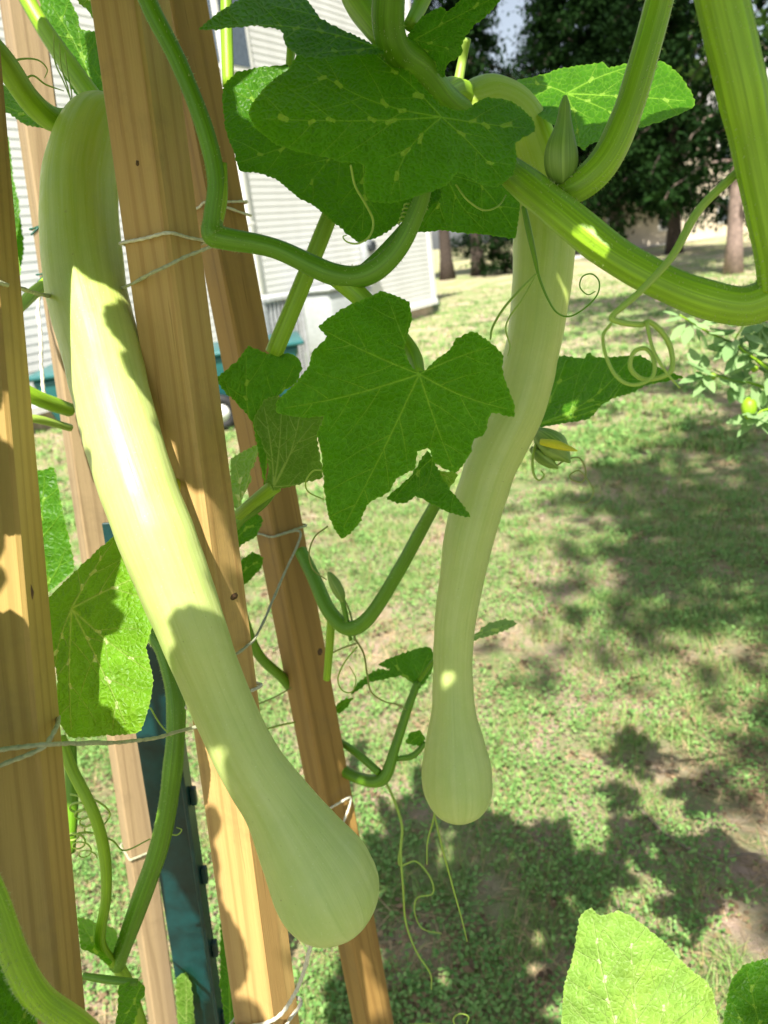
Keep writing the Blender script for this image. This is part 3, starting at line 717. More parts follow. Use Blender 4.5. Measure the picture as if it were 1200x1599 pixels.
# top centre
stem([(612, -260, .40, 22), (610, -60, .44, 24), (606, 30, .462, 25), (618, 75, .475, 24), (655, 105, .50, 23), (690, 148, .53, 21), (722, 172, .57, 17)], 'stem', M_stemd, 24, 9, .05, 8, 800, True)
stem([(535, -60, .50, 20), (560, 0, .50, 24), (592, 48, .485, 20), (612, 72, .478, 15)], 'petiole', M_stem, 22, 9, .06)
stem([(690, 148, .545, 17), (712, 140, .575, 19), (733, 160, .602, 25)], 'fruit_stalk', M_stem, 20, 5, .10)
stem([(640, 40, .49, 10), (660, 0, .50, 12), (690, -80, .5, 14)], 'petiole', M_stem, 14)
stem([(716, 128, .57, 8), (722, 95, .57, 7), (730, 60, .56, 6)], 'petiole', M_tend, 10)
# runner tied to the stakes
stem([(205, -260, .44, 14), (214, -60, .455, 14), (235, 10, .462, 14), (278, 95, .468, 13.5), (318, 195, .475, 13.5), (338, 280, .482, 14), (333, 340, .486, 15), (334, 364, .488, 19), (350, 372, .489, 17), (430, 388, .492, 15), (520, 428, .49, 17), (575, 428, .487, 17), (622, 388, .48, 15), (655, 320, .47, 13), (670, 260, .46, 11)], 'stem', M_stemd, 20, 8, .05, 8, 900, True)
stem([(515, 425, .492, 15), (548, 450, .493, 16), (580, 480, .492, 15), (640, 545, .49, 13), (656, 586, .465, 9)], 'petiole', M_stem, 16)
stem([(560, 425, .50, 7), (595, 395, .505, 8), (640, 345, .50, 8), (665, 310, .5, 7)], 'petiole', M_stemd, 12)
stem([(350, 255, .482, 5), (349, 310, .484, 7), (338, 360, .488, 8)], 'petiole', M_stem, 10)
stem([(520, 325, .56, 13), (474, 440, .57, 13.5), (428, 552, .585, 14)], 'petiole', M_stem, 22, 9, .06, 8, 800)
stem([(353, -40, .60, 9), (354, 40, .60, 9.5), (357, 135, .60, 9)], 'petiole', M_stem, 14, 7, .05)
stem([(457, 50, .56, 7), (455, 80, .56, 7), (452, 110, .56, 6)], 'petiole', M_stem, 10)
# lower runners on stake D
stem([(372, 805, .62, 9), (395, 785, .61, 10), (430, 758, .598, 12)], 'petiole', M_stem, 14)
stem([(430, 758, .60, 8), (410, 785, .62, 9), (372, 815, .64, 9), (355, 860, .68, 9), (395, 1005, .80, 8), (445, 1062, .86, 8), (480, 1110, .90, 8), (515, 1182, .90, 9), (555, 1213, .88, 9), (598, 1216, .86, 10), (618, 1165, .86, 8), (636, 1110, .86, 7), (652, 1066, .86, 6)], 'stem', M_stemd, 12, 7, .04)
stem([(470, 860, .80, 10), (492, 905, .78, 11), (515, 955, .76, 11.5), (545, 981, .75, 12), (578, 962, .74, 11), (622, 893, .72, 10.5), (662, 820, .70, 10), (690, 770, .66, 9)], 'stem', M_stemd, 16, 7, .04, 8, 600, True)
stem([(518, 965, .76, 7), (515, 1010, .78, 6.5), (511, 1060, .80, 6)], 'petiole', M_stem, 10)
stem([(532, 1158, .9, 5), (560, 1178, .88, 6), (592, 1206, .86, 6)], 'petiole', M_stemd, 10)
stem([(620, 1185, .86, 4), (645, 1180, .86, 5), (665, 1160, .86, 4)], 'petiole', M_stemd, 8)
# left side
stem([(-60, 20, .52, 18), (0, 88, .545, 19), (42, 150, .57, 18), (78, 184, .60, 18), (110, 188, .61, 17), (150, 190, .612, 18)], 'fruit_stalk', M_stem, 22, 6, .07, 8, 900)
stem([(10, -60, .66, 11), (60, 30, .66, 12), (100, 90, .66, 14), (150, 160, .66, 15)], 'petiole', M_stem, 18, 8, .06, 8)
stem([(232, 985, .70, 11), (258, 1020, .69, 13), (275, 1100, .68, 14), (270, 1200, .68, 14.5), (252, 1310, .69, 14), (218, 1410, .70, 14), (182, 1510, .71, 12)], 'petiole', M_stemd, 30, 11, .08, 8, 1500)
stem([(182, 1500, .71, 9), (205, 1560, .73, 12), (235, 1700, .80, 13), (250, 2000, 1.0, 14), (255, 2300, 1.25, 15), (256, 2600, 1.6, 16)], 'stem', M_stem, 16)
stem([(-60, 1300, .36, 20), (-10, 1400, .365, 20), (22, 1490, .37, 21), (58, 1555, .38, 21), (125, 1605, .40, 20), (200, 1680, .46, 18), (240, 1760, .80, 14)], 'stem', M_stem, 26, 10, .06, 8, 1200)
stem([(95, 1150, .66, 8), (112, 1200, .66, 9), (146, 1268, .66, 9), (163, 1330, .67, 9), (166, 1400, .68, 8), (157, 1470, .69, 8), (182, 1510, .71, 8)], 'stem', M_stem, 12, 7, .05)
stem([(110, 1160, .74, 9), (112, 1250, .74, 10), (108, 1330, .74, 10)], 'stem', M_stemd, 12, 7, .05)
stem([(20, 600, .72, 12), (60, 622, .74, 12), (110, 640, .78, 11)], 'stem', M_stem, 14, 7, .06)
stem([(20, 652, .72, 6), (60, 655, .74, 6.5), (110, 668, .78, 6)], 'petiole', M_tend, 10)
stem([(25, 490, .70, 6), (45, 465, .74, 9), (75, 440, .78, 9)], 'petiole', M_stem, 10)
stem([(130, 1524, .62, 5), (170, 1530, .62, 6), (215, 1534, .62, 5)], 'petiole', M_stemd, 10)

# ---- leaves
def closed(pts, n):
    A = [np.array(p, float) for p in pts]; m = len(A); out = []
    for i in range(m):
        p0, p1, p2, p3 = A[i - 1], A[i], A[(i + 1) % m], A[(i + 2) % m]
        for k in range(n):
            t = k / n; out.append(0.5 * (2 * p1 + (p2 - p0) * t * .8 + (2 * p0 * .8 + p1 * (-6 + 1.0) + (8 - 3.4) * p2 * 1.0 - .8 * p3 * 1.0 + p1 * 0) * 0 ) if False else p1 + (p2 - p1) * t + (1 - t) * t * ((p2 - p0) * .18 * (1 - t) - (p3 - p1) * .18 * t))
    return np.array(out)
def resample(poly, step):
    q = np.vstack([poly, poly[:1]]); s = np.r_[0, np.cumsum(np.linalg.norm(np.diff(q, axis=0), axis=1))]
    n = max(int(s[-1] / step), 12); u = np.linspace(0, s[-1], n, endpoint=False)
    return np.stack([np.interp(u, s, q[:, 0]), np.interp(u, s, q[:, 1])], 1)
def inside(pts, poly):
    x, y = pts[:, 0], pts[:, 1]; r = np.zeros(len(pts), bool); j = len(poly) - 1
    for i in range(len(poly)):
        xi, yi = poly[i]; xj, yj = poly[j]
        c = ((yi > y) != (yj > y)) & (x < (xj - xi) * (y - yi) / (yj - yi + 1e-12) + xi); r ^= c; j = i
    return r
def leaf_mesh(outline, J, mapper, tips, seed, step=4.5, serr=2.0, spots=True, vw=1.7):
    g = np.random.default_rng(seed); J = np.array(J, float)
    poly = resample(closed(outline, 6), 4.0)
    if serr:
        t = np.roll(poly, -1, 0) - np.roll(poly, 1, 0); nrm = np.stack([t[:, 1], -t[:, 0]], 1); nrm /= np.linalg.norm(nrm, axis=1)[:, None] + 1e-9
        area = .5 * np.sum(poly[:, 0] * np.roll(poly[:, 1], -1) - np.roll(poly[:, 0], -1) * poly[:, 1])
        if area < 0: nrm = -nrm
        ph = np.cumsum(g.uniform(.6, 1.5, len(poly)) * 1.35); saw = (ph % 3.0) / 3.0
        poly = poly + nrm * ((saw - .5) * serr * 1.3 + g.normal(0, .35, len(poly)))[:, None]
    size = np.abs(poly - J).max()
    veins = []     # (polyline, width)
    axils = [J]; tri = []
    for tp in tips:
        tp = np.array(tp, float); d = tp - J; L = np.linalg.norm(d); pn = np.array([-d[1], d[0]]) / (L + 1e-9); bend = g.normal(0, .05) * L
        line = np.array([J + d * s + pn * bend * math.sin(math.pi * s) for s in np.linspace(0, .97, 14)]); veins.append((line, vw * min(1.2, .6 + L / 260)))
        k = max(2, int(L / 42))
        for i in range(k):
            s = .22 + .68 * (i + .5 * g.random()) / k; b = J + d * s + pn * bend * math.sin(math.pi * s); axils.append(b)
            sg = 1 if i % 2 else -1; a = g.uniform(.65, .95) * sg; dd = d / L; e = np.array([dd[0] * math.cos(a) - dd[1] * math.sin(a), dd[0] * math.sin(a) + dd[1] * math.cos(a)])
            tri.append((b, dd, e, (g.uniform(9, 17) if spots is True else g.uniform(15, 26)) if g.random() < .85 else 0))
            l2 = L * (.45 - .28 * s) * g.uniform(.8, 1.25)
            sl = np.array([b + e * l2 * q + dd * l2 * .22 * q * q for q in np.linspace(0, 1, 9)]); veins.append((sl, vw * .62))
    pts = []
    lo, hi = poly.min(0), poly.max(0)
    gx, gy = np.meshgrid(np.arange(lo[0], hi[0], step), np.arange(lo[1], hi[1], step)); grid = np.stack([gx.ravel(), gy.ravel()], 1) + g.uniform(-.3, .3, (gx.size, 2)) * step
    allv = []; segs = []
    for ln, wv in veins:
        s = np.r_[0, np.cumsum(np.linalg.norm(np.diff(ln, axis=0), axis=1))]; u = np.arange(0, s[-1], 3.2)
        q = np.stack([np.interp(u, s, ln[:, 0]), np.interp(u, s, ln[:, 1])], 1)
        if len(q) < 2: continue
        d = np.gradient(q, axis=0); d /= np.linalg.norm(d, axis=1)[:, None] + 1e-9; nn = np.stack([-d[:, 1], d[:, 0]], 1)
        tap = (1 - .6 * u / s[-1])[:, None] * wv
        allv += [q, q + nn * tap * 1.1, q - nn * tap * 1.1]
        segs.append((q, tap[:, 0]))
    vp_ = np.concatenate(allv) if allv else np.zeros((0, 2))
    # keep grid points away from vein points and the rim
    shrink = inside(grid, poly)
    grid = grid[shrink]
    cells = set((int(a // 2.2), int(b // 2.2)) for a, b in vp_)
    grid = np.array([p for p in grid if (int(p[0] // 2.2), int(p[1] // 2.2)) not in cells])
    grid = grid if len(grid) else np.zeros((0, 2))
    vin = vp_[inside(vp_, poly)] if len(vp_) else vp_
    allp = np.concatenate([poly, grid, vin])
    res = delaunay_2d_cdt([Vector(p) for p in allp], [], [list(range(len(poly)))], 1, 1e-3)
    P2 = np.array([(v[0], v[1]) for v in res[0]]); F = [tuple(f) for f in res[2]]
    vein = np.zeros(len(P2)); spot = np.zeros(len(P2))
    for q, tap in segs:
        lo_, hi_ = q.min(0) - 5, q.max(0) + 5
        idx = np.where((P2[:, 0] > lo_[0]) & (P2[:, 0] < hi_[0]) & (P2[:, 1] > lo_[1]) & (P2[:, 1] < hi_[1]))[0]
        if len(idx) == 0: continue
        dist = np.linalg.norm(P2[idx][:, None] - q[None], axis=2); m = dist.argmin(1); dm = dist.min(1)
        vein[idx] = np.maximum(vein[idx], np.clip(1.25 - dm / (tap[m] * .95), 0, 1) * (.55 + .45 * np.minimum(1, tap[m] / vw)))
    vein[:min(len(poly), len(vein))] = np.maximum(vein[:min(len(poly), len(vein))], .38)
    if spots:
        for b, dd, e, ln in tri:
            if not ln: continue
            M2 = np.linalg.inv(np.stack([dd, e], 1)); q = (P2 - b) @ M2.T
            spot = np.maximum(spot, np.clip(1.35 - (np.abs(q[:, 0] - .15 * ln) + np.abs(q[:, 1] - .15 * ln)) / ln * 1.6, 0, 1))
    V = [mapper(p[0], p[1], (p - J) / size) for p in P2]
    me = mesh(V, F)
    for nm, arr in (('vein', vein), ('spot', spot)):
        a = me.attributes.new(nm, 'FLOAT', 'POINT'); a.data.foreach_set('value', arr.astype(np.float32))
    a = me.attributes.new('luv', 'FLOAT_VECTOR', 'POINT'); a.data.foreach_set('vector', np.c_[P2 / 60.0, np.full(len(P2), seed * 3.7)].astype(np.float32).ravel())
    return me
def plane_mapper(anch, cup=.0, wave=.004, seed=0, fold=None):
    """anch: (px,py,depth) x1 or x3; a true plane in space plus bending; distance offset along the ray"""
    if len(anch) == 1: co = (0, 0, 1 / anch[0][2])
    else:
        A = np.array([(a[0], a[1], 1) for a in anch]); co = np.linalg.lstsq(A, np.array([1 / a[2] for a in anch]), rcond=None)[0]
    def f(px, py, q):
        inv = co[0] * px + co[1] * py + co[2]; d = 1 / max(inv, .5); r2 = q[0] ** 2 + q[1] ** 2; an = math.atan2(q[1], q[0])
        d += cup * r2 + wave * r2 * math.sin(3 * an + seed) + wave * .6 * r2 * math.sin(7 * an + seed * 2.3) + .0042 * noise.noise(Vector((px * .014, py * .014, seed))) + .0020 * noise.noise(Vector((px * .045, py * .045, seed + 5)))
        if fold: d += fold[2] * abs((q[0] * fold[0] + q[1] * fold[1]))
        return P(px, py, d)
    return f
seedc = [0]
def leaf(outline, J, anch, tips, mat=None, cup=.0, wave=.004, serr=2.0, step=4.5, fold=None, label=None, spots=True, vw=1.7, parent=None):
    seedc[0] += 1; s = seedc[0]
    o = link('leaf', leaf_mesh(outline, J, plane_mapper(anch, cup, wave, s, fold), tips, s, step, serr, spots, vw), mat or M_leaf, parent or vroot)
    if label: o['label'] = label
    return o
# big leaf at the top centre
leaf([(725, 172), (760, 152), (800, 158), (832, 185), (836, 205), (806, 222), (808, 250), (800, 275), (775, 293), (745, 285), (715, 268), (698, 290), (655, 305), (615, 317), (580, 315), (567, 295), (570, 258), (535, 253), (505, 245), (465, 237), (430, 225), (400, 200), (388, 180), (395, 160), (420, 130), (450, 108), (470, 80), (560, 66), (640, 112), (690, 165)],
     (690, 183), [(690, 183, .458), (400, 180, .425), (600, 310, .405)], [(825, 200), (785, 280), (610, 308), (400, 185), (470, 95), (585, 85)], M_leafm, cup=.01, wave=.006, spots=2, label='broad green leaf with pale blotches along its veins')
leaf([(310, 46), (340, 20), (365, 4), (400, -14), (450, -18), (482, 2), (500, 28), (540, 48), (590, 72), (602, 84), (548, 86), (500, 91), (465, 86), (447, 72), (440, 48), (400, 40), (370, 43), (335, 47)],
     (592, 74), [(592, 74, .452), (330, 40, .41), (460, 0, .47)], [(325, 43), (420, 8), (480, 84)], cup=.0, wave=.004)
leaf([(636, 58), (660, 25), (690, 10), (700, 18), (730, -10), (790, -12), (762, 24), (740, 40), (722, 66), (722, 85), (700, 100), (692, 122), (668, 92)],
     (648, 62), [(648, 62, .49), (740, 20, .47), (690, 110, .50)], [(775, -5), (692, 112), (715, 78)], wave=.004)
# two leaves behind it
leaf([(350, 132), (372, 112), (420, 103), (480, 100), (600, 120), (690, 200), (690, 310), (650, 336), (620, 352), (588, 372), (560, 379), (520, 346), (490, 321), (470, 311), (450, 296), (430, 279), (400, 270), (376, 268), (366, 240), (352, 200), (347, 155)],
     (560, 200), [(560, 200, .545), (380, 180, .535), (560, 360, .52)], [(360, 140), (372, 255), (470, 305), (565, 370), (655, 325), (430, 112)], cup=.006)
leaf([(640, 220), (700, 200), (780, 240), (812, 300), (806, 372), (760, 366), (720, 364), (690, 360), (650, 362), (632, 330)],
     (690, 240), [(690, 240, .575), (650, 350, .555), (800, 360, .56)], [(650, 355), (700, 358), (760, 362), (803, 360)], M_leaf, wave=.003)
# big leaf in the middle
leaf([(650, 580), (637, 563), (632, 540), (644, 499), (639, 471), (598, 455), (575, 464), (538, 480), (497, 510), (511, 526), (488, 549), (483, 572), (460, 600), (433, 627), (433, 645), (474, 652), (506, 650), (495, 677), (502, 705), (506, 760), (513, 806), (534, 842), (561, 820), (575, 787), (607, 769), (621, 746), (648, 732), (653, 705), (671, 700), (678, 723), (712, 739), (735, 710), (740, 687), (758, 677), (767, 645), (804, 652), (804, 632), (786, 586), (786, 554), (767, 535), (740, 517), (712, 529), (703, 545), (680, 563), (664, 578)],
     (655, 584), [(655, 584, .462), (440, 640, .452), (535, 835, .435)], [(606, 465), (505, 515), (440, 638), (532, 832), (708, 732), (798, 640), (765, 542)], M_leafm, cup=.006, wave=.006, vw=2.0, spots=False, label='large jagged leaf covering the middle of the vine')
# young folded leaf on the left with pale veins
leaf([(340, 588), (370, 564), (388, 540), (418, 552), (454, 552), (468, 560), (472, 576), (462, 598), (430, 622), (420, 700), (414, 760), (402, 700), (394, 658), (370, 630), (344, 604)],
     (415, 755), [(415, 755, .60), (350, 590, .575), (460, 570, .585)], [(385, 548), (350, 592), (462, 566)], M_leaf, wave=.004)
leaf([(398, 648), (414, 624), (430, 618), (470, 630), (506, 650), (502, 664), (495, 684), (500, 710), (504, 746), (470, 756), (426, 766), (412, 770), (420, 730), (410, 692), (396, 664)],
     (428, 760), [(428, 760, .592), (420, 630, .555), (500, 700, .545)], [(412, 632), (440, 632), (495, 655), (498, 740), (470, 640)], M_under, wave=.004, vw=1.9, spots=False, label='pale veined underside of a folded young leaf')
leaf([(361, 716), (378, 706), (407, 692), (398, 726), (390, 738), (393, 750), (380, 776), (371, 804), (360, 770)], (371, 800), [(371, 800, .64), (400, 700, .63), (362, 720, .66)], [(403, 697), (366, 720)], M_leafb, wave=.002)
leaf([(372, 880), (395, 862), (412, 870), (408, 888), (385, 912), (370, 918)], (372, 900), [(372, 900, .72)], [(408, 872)], M_leaf, wave=.002)
leaf([(368, 822), (398, 800), (412, 812), (400, 838), (380, 850), (366, 860)], (368, 842), [(368, 842, .74)], [(408, 812)], M_leaf, wave=.002)
leaf([(604, 776), (640, 745), (668, 703), (682, 728), (702, 762), (737, 808), (700, 800), (680, 790), (650, 775), (632, 787), (612, 783)], (676, 715), [(676, 715, .535), (610, 778, .52), (735, 806, .53)], [(732, 804), (615, 780), (660, 770)], M_leaf, wave=.003)
leaf([(678, 735), (712, 738), (716, 742), (700, 766), (684, 770)], (682, 738), [(682, 738, .555)], [(708, 748)], M_leafb, wave=.001, spots=False)  # sunlit bit of leaf underside, its light painted by the brighter material
# right side
leaf([(838, 666), (850, 600), (875, 555), (912, 560), (920, 549), (932, 558), (1000, 555), (1030, 575), (1068, 590), (1010, 601), (990, 612), (965, 620), (942, 630), (920, 655), (880, 661)],
     (842, 662), [(842, 662, .70), (880, 560, .735), (1060, 590, .64)], [(885, 560), (985, 560), (1058, 590), (985, 612), (930, 645)], M_leaf, wave=.004, label='pointed leaf behind the right squash')
leaf([(800, 128), (840, 118), (880, 106), (942, 97), (950, 106), (1000, 95), (1035, 96), (1062, 116), (1082, 148), (1085, 167), (1040, 187), (1000, 200), (985, 190), (975, 205), (920, 226), (912, 236), (880, 206), (830, 172)],
     (885, 146), [(885, 146, .62), (1070, 150, .60), (900, 225, .545)], [(1078, 158), (1000, 100), (905, 228), (990, 195), (812, 132)], M_leafm, wave=.004, vw=1.6, label='half sunlit leaf behind the upright stem')
# left side
leaf([(182, 834), (131, 879), (71, 939), (75, 987), (90, 1062), (88, 1115), (109, 1152), (165, 1149), (217, 1145), (233, 1105), (240, 1062), (229, 1010), (238, 980), (252, 930), (250, 860), (220, 830)],
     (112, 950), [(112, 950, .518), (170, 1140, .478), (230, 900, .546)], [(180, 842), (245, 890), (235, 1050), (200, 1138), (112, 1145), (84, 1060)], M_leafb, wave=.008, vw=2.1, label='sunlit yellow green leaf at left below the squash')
leaf([(44, 702), (60, 735), (85, 730), (95, 780), (110, 850), (116, 890), (70, 930), (45, 950), (30, 850)], (60, 930), [(60, 930, .80)], [(70, 740), (105, 850)], M_leaf, wave=.004)
leaf([(62, -20), (95, -25), (122, 25), (126, 45), (152, 50), (165, 100), (160, 160), (120, 150), (85, 95), (66, 50)], (155, 165), [(155, 165, .70), (70, 0, .72), (150, 50, .70)], [(75, 0), (120, 30), (155, 60)], M_leaf, wave=.004)
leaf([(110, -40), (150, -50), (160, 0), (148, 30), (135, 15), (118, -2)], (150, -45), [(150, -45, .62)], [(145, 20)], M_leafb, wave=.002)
leaf([(-60, 110), (-10, 120), (30, 150), (60, 185), (75, 200), (40, 195), (0, 170), (-50, 180)], (75, 195), [(75, 195, .62), (-50, 150, .60), (20, 150, .64)], [(-40, 150), (20, 160)], M_leaf, wave=.003)
leaf([(-60, 230), (-5, 190), (14, 215), (20, 270), (32, 330), (22, 400), (5, 440), (-50, 430)], (-50, 330), [(-50, 330, .95)], [(12, 225), (25, 330), (0, 430)], M_leaf, wave=.006)
leaf([(2, 300), (30, 330), (38, 390), (28, 440), (10, 470), (-20, 420), (-10, 350)], (0, 450), [(0, 450, 1.0)], [(25, 345)], M_leaf, wave=.003)
leaf([(10, 420), (28, 400), (34, 425), (22, 450), (10, 448)], (12, 440), [(12, 440, .8)], [(30, 410)], M_leafb, wave=.001, spots=False)
# lower middle
leaf([(548, 1085), (560, 1065), (590, 1045), (612, 1046), (590, 1038), (602, 1030), (640, 1016), (665, 1010), (676, 1014), (677, 1045), (656, 1076), (648, 1074), (645, 1066), (625, 1056), (580, 1065)],
     (652, 1070), [(652, 1070, .86), (550, 1082, .82), (670, 1012, .90)], [(555, 1080), (610, 1032), (672, 1018)], M_leaf, wave=.003)
leaf([(700, 1010), (742, 990), (762, 974), (790, 966), (809, 974), (776, 990), (742, 1000), (715, 1016)], (702, 1012), [(702, 1012, .80), (805, 974, .78), (770, 975, .84)], [(800, 974), (765, 978)], M_leaf, wave=.002)
stem([(702, 1012, .80, 4), (680, 1030, .82, 4), (655, 1062, .86, 4)], 'petiole', M_stemd, 8)
leaf([(520, 1108), (535, 1092), (552, 1090), (545, 1102), (530, 1114)], (522, 1110), [(522, 1110, .88)], [(548, 1093)], M_leaf, wave=.001, spots=False)
leaf([(634, 1160), (640, 1144), (655, 1140), (664, 1150), (660, 1164), (645, 1163)], (640, 1160), [(640, 1160, .86)], [(658, 1145)], M_leaf, wave=.001, spots=False)
# bottom left cluster
leaf([(122, 1432), (150, 1440), (180, 1450), (186, 1480), (172, 1510), (150, 1490), (126, 1480)], (180, 1500), [(180, 1500, .71), (125, 1440, .70), (150, 1480, .68)], [(128, 1440), (140, 1482)], M_leaf, wave=.003)
leaf([(186, 1540), (215, 1530), (228, 1545), (215, 1580), (205, 1610), (180, 1615), (184, 1570)], (222, 1536), [(222, 1536, .64), (185, 1600, .62), (215, 1600, .66)], [(188, 1605)], M_leaf, wave=.002)
leaf([(-30, 1440), (-4, 1455), (20, 1500), (50, 1548), (60, 1600), (20, 1650), (-30, 1640)], (50, 1560), [(50, 1560, .39), (-20, 1450, .385), (0, 1640, .37)], [(-15, 1455), (10, 1640)], M_leaf, wave=.003)
leaf([(275, 1530), (292, 1518), (300, 1545), (306, 1620), (280, 1625)], (290, 1622), [(290, 1622, .95)], [(290, 1525)], M_under, wave=.002, spots=False)
leaf([(345, 1430), (355, 1440), (365, 1520), (372, 1600), (356, 1620), (344, 1540)], (360, 1620), [(360, 1620, .85)], [(352, 1440)], M_leaf, wave=.002, spots=False)

# ---- buds
def bud(pts, name='flower_bud', mat=None, parent=None, seg=20, rib=5, amp=.10):
    C, Rr = px_path(pts, 8); return link(name, tube_mesh(C, Rr, seg, rib, amp), mat or M_bud, parent or vroot)
bud([(878, 288, .468, 8), (877, 276, .466, 20), (876, 258, .464, 25), (876, 235, .462, 24), (879, 208, .462, 17), (881, 185, .462, 11), (882, 165, .462, 8), (883, 150, .462, 3)])
bud([(536, 940, .745, 3), (532, 928, .745, 8), (524, 912, .745, 9), (516, 898, .745, 5), (512, 893, .745, 1)])
b3 = bud([(836, 672, .69, 7), (850, 685, .685, 17), (868, 700, .68, 20), (882, 712, .675, 10), (890, 722, .67, 2)], rib=6, amp=.2)
bud([(845, 690, .672, 5), (868, 694, .664, 7), (888, 700, .66, 4.5), (902, 704, .658, 1)], 'petal', M_yel, b3, 12, 0, 0)
bud([(830, 700, .69, 4), (845, 712, .684, 9), (862, 724, .682, 7), (872, 731, .68, 1)], 'sepal', M_bud, b3, 10, 3, .2)
bud([(276, 742, .56, 3), (277, 752, .545, 5), (279, 764, .54, 3), (280, 772, .54, 1)], 'petal', M_yel, None, 8, 0, 0)
stem([(548, 1000, .75, 3), (540, 960, .748, 4), (534, 935, .746, 4)], 'petiole', M_stemd, 8)

# ---- tendrils
def tendril(pts, mat=None, n=8):
    C, Rr = px_path(pts, n); Rr = [r * (1.0 if pts[0][3] > 5 else .78) * (1 - .35 * k / len(Rr)) for k, r in enumerate(Rr)]; return link('tendril', tube_mesh(C, Rr, 8), mat or M_tend, vroot)
def coil(p0, p1, r, turns, w0, w1, d, n=14):
    out = []; m = int(turns * n)
    for i in range(m + 1):
        t = i / m; a = t * turns * 6.283
        out.append((p0[0] + (p1[0] - p0[0]) * t + r * math.cos(a), p0[1] + (p1[1] - p0[1]) * t + r * .7 * math.sin(a), d + .004 * math.sin(a), w0 + (w1 - w0) * t))
    return out
tendril([(1170, 255, .39, 7), (1140, 280, .39, 7.5), (1090, 330, .385, 7), (1050, 400, .38, 6.5), (1000, 455, .375, 6), (958, 492, .372, 5.5), (965, 502, .372, 5), (1000, 507, .374, 5), (1015, 503, .376, 5), (1035, 520, .378, 5), (1048, 545, .38, 5), (1050, 575, .38, 5), (1035, 588, .38, 5), (1005, 592, .38, 4.8), (985, 575, .378, 4.6), (990, 550, .376, 4.4), (1010, 545, .375, 4.4), (1022, 565, .374, 4.4), (1018, 590, .374, 4.4), (990, 601, .374, 4.2), (965, 590, .374, 4.2), (948, 560, .374, 4), (942, 525, .374, 4), (955, 505, .373, 4)])
tendril([(1010, 502, .372, 4.5), (1020, 545, .371, 4.2), (1040, 580, .37, 3.8), (1062, 606, .37, 2.5)])
tendril([(818, 322, .52, 5), (826, 360, .525, 6.5), (836, 405, .535, 5), (842, 432, .545, 3.2), (855, 465, .55, 2.6), (870, 488, .552, 2.2), (890, 494, .553, 2), (915, 480, .553, 2), (933, 460, .553, 2), (936, 440, .553, 2), (925, 428, .553, 2), (910, 432, .553, 2), (906, 448, .553, 2), (918, 460, .553, 1.8), (930, 455, .553, 1.5)], M_stemd)
tendril([(838, 428, .54, 2.5), (815, 450, .535, 3), (788, 480, .53, 3.2), (770, 510, .53, 3.4), (766, 530, .53, 3)])
tendril([(836, 432, .54, 1.5), (815, 468, .54, 2), (796, 495, .545, 2), (790, 515, .545, 2), (797, 540, .55, 2), (793, 556, .55, 1.5)])
tendril([(548, 258, .41, 2.2), (555, 290, .42, 2.4), (572, 320, .43, 2.6), (583, 345, .44, 2.6), (578, 368, .44, 2.6), (560, 380, .44, 2.4), (543, 378, .44, 2.2), (536, 370, .44, 2), (542, 367, .44, 1.6)])
tendril(coil((640, 318), (628, 352), 7, 5, 2.2, 1.8, .478))
tendril([(712, 288, .45, 2), (730, 312, .45, 2.2), (755, 328, .46, 2.4), (778, 322, .47, 2.4), (790, 305, .49, 2.4)])
tendril([(838, 690, .685, 3), (832, 715, .68, 3), (834, 740, .68, 3), (842, 750, .68, 2.5), (850, 742, .68, 2.2), (845, 735, .68, 2)])
tendril([(868, 728, .68, 1.8), (885, 718, .68, 1.8), (905, 715, .68, 1.8), (915, 735, .68, 1.8), (910, 752, .68, 1.8), (895, 750, .68, 1.8), (890, 742, .68, 1.8), (905, 735, .68, 1.8), (920, 752, .68, 1.7), (927, 768, .68, 1.6), (918, 784, .68, 1.4), (902, 784, .68, 1.2)], M_tendb)
tendril([(510, 735, .50, 2.2), (490, 735, .51, 2), (478, 752, .52, 2), (482, 768, .53, 2), (506, 780, .54, 2)])
tendril([(512, 822, .60, 1.8), (492, 838, .62, 1.8), (483, 865, .65, 1.8), (490, 890, .68, 1.8), (510, 905, .72, 1.8)], M_tendb)
tendril([(555, 1000, .75, 2.4), (548, 960, .75, 2.2), (538, 935, .75, 1.8)], M_tendb)
tendril([(553, 995, .75, 2.2), (568, 1020, .76, 2.2), (574, 1055, .77, 2.2), (580, 1080, .78, 2), (600, 1095, .8, 2), (622, 1100, .82, 1.8), (634, 1108, .84, 1.5)], M_tendb)
tendril([(556, 1005, .75, 2), (535, 1012, .77, 2), (510, 1024, .80, 2)], M_tendb)
tendril([(558, 1010, .75, 1.8), (538, 1035, .76, 1.8), (528, 1060, .77, 1.8), (535, 1078, .77, 1.8), (550, 1080, .77, 1.8), (556, 1060, .77, 1.6), (546, 1040, .77, 1.3)])
tendril([(402, 1100, .84, 1.6), (430, 1088, .85, 1.8), (462, 1070, .86, 1.8)], M_tendb)
tendril([(410, 1140, .84, 2), (440, 1132, .86, 2.4), (470, 1126, .88, 2.4)])
tendril([(600, 1215, .86, 2.6), (616, 1250, .86, 3), (628, 1290, .86, 3), (626, 1330, .86, 3), (630, 1390, .86, 2.6), (634, 1440, .87, 2.4), (650, 1485, .87, 2.4), (672, 1520, .87, 2.2), (674, 1545, .88, 1.6)])
tendril([(628, 1310, .86, 2), (624, 1350, .86, 2.2), (650, 1345, .86, 1.8), (672, 1370, .86, 1.8), (676, 1395, .86, 1.8), (652, 1402, .86, 1.8), (648, 1425, .86, 1.8), (660, 1450, .86, 1.6), (690, 1458, .86, 1.2)])
tendril([(682, 1255, .70, 2), (676, 1285, .70, 2.4), (668, 1315, .70, 2.2), (667, 1350, .70, 1.6)])
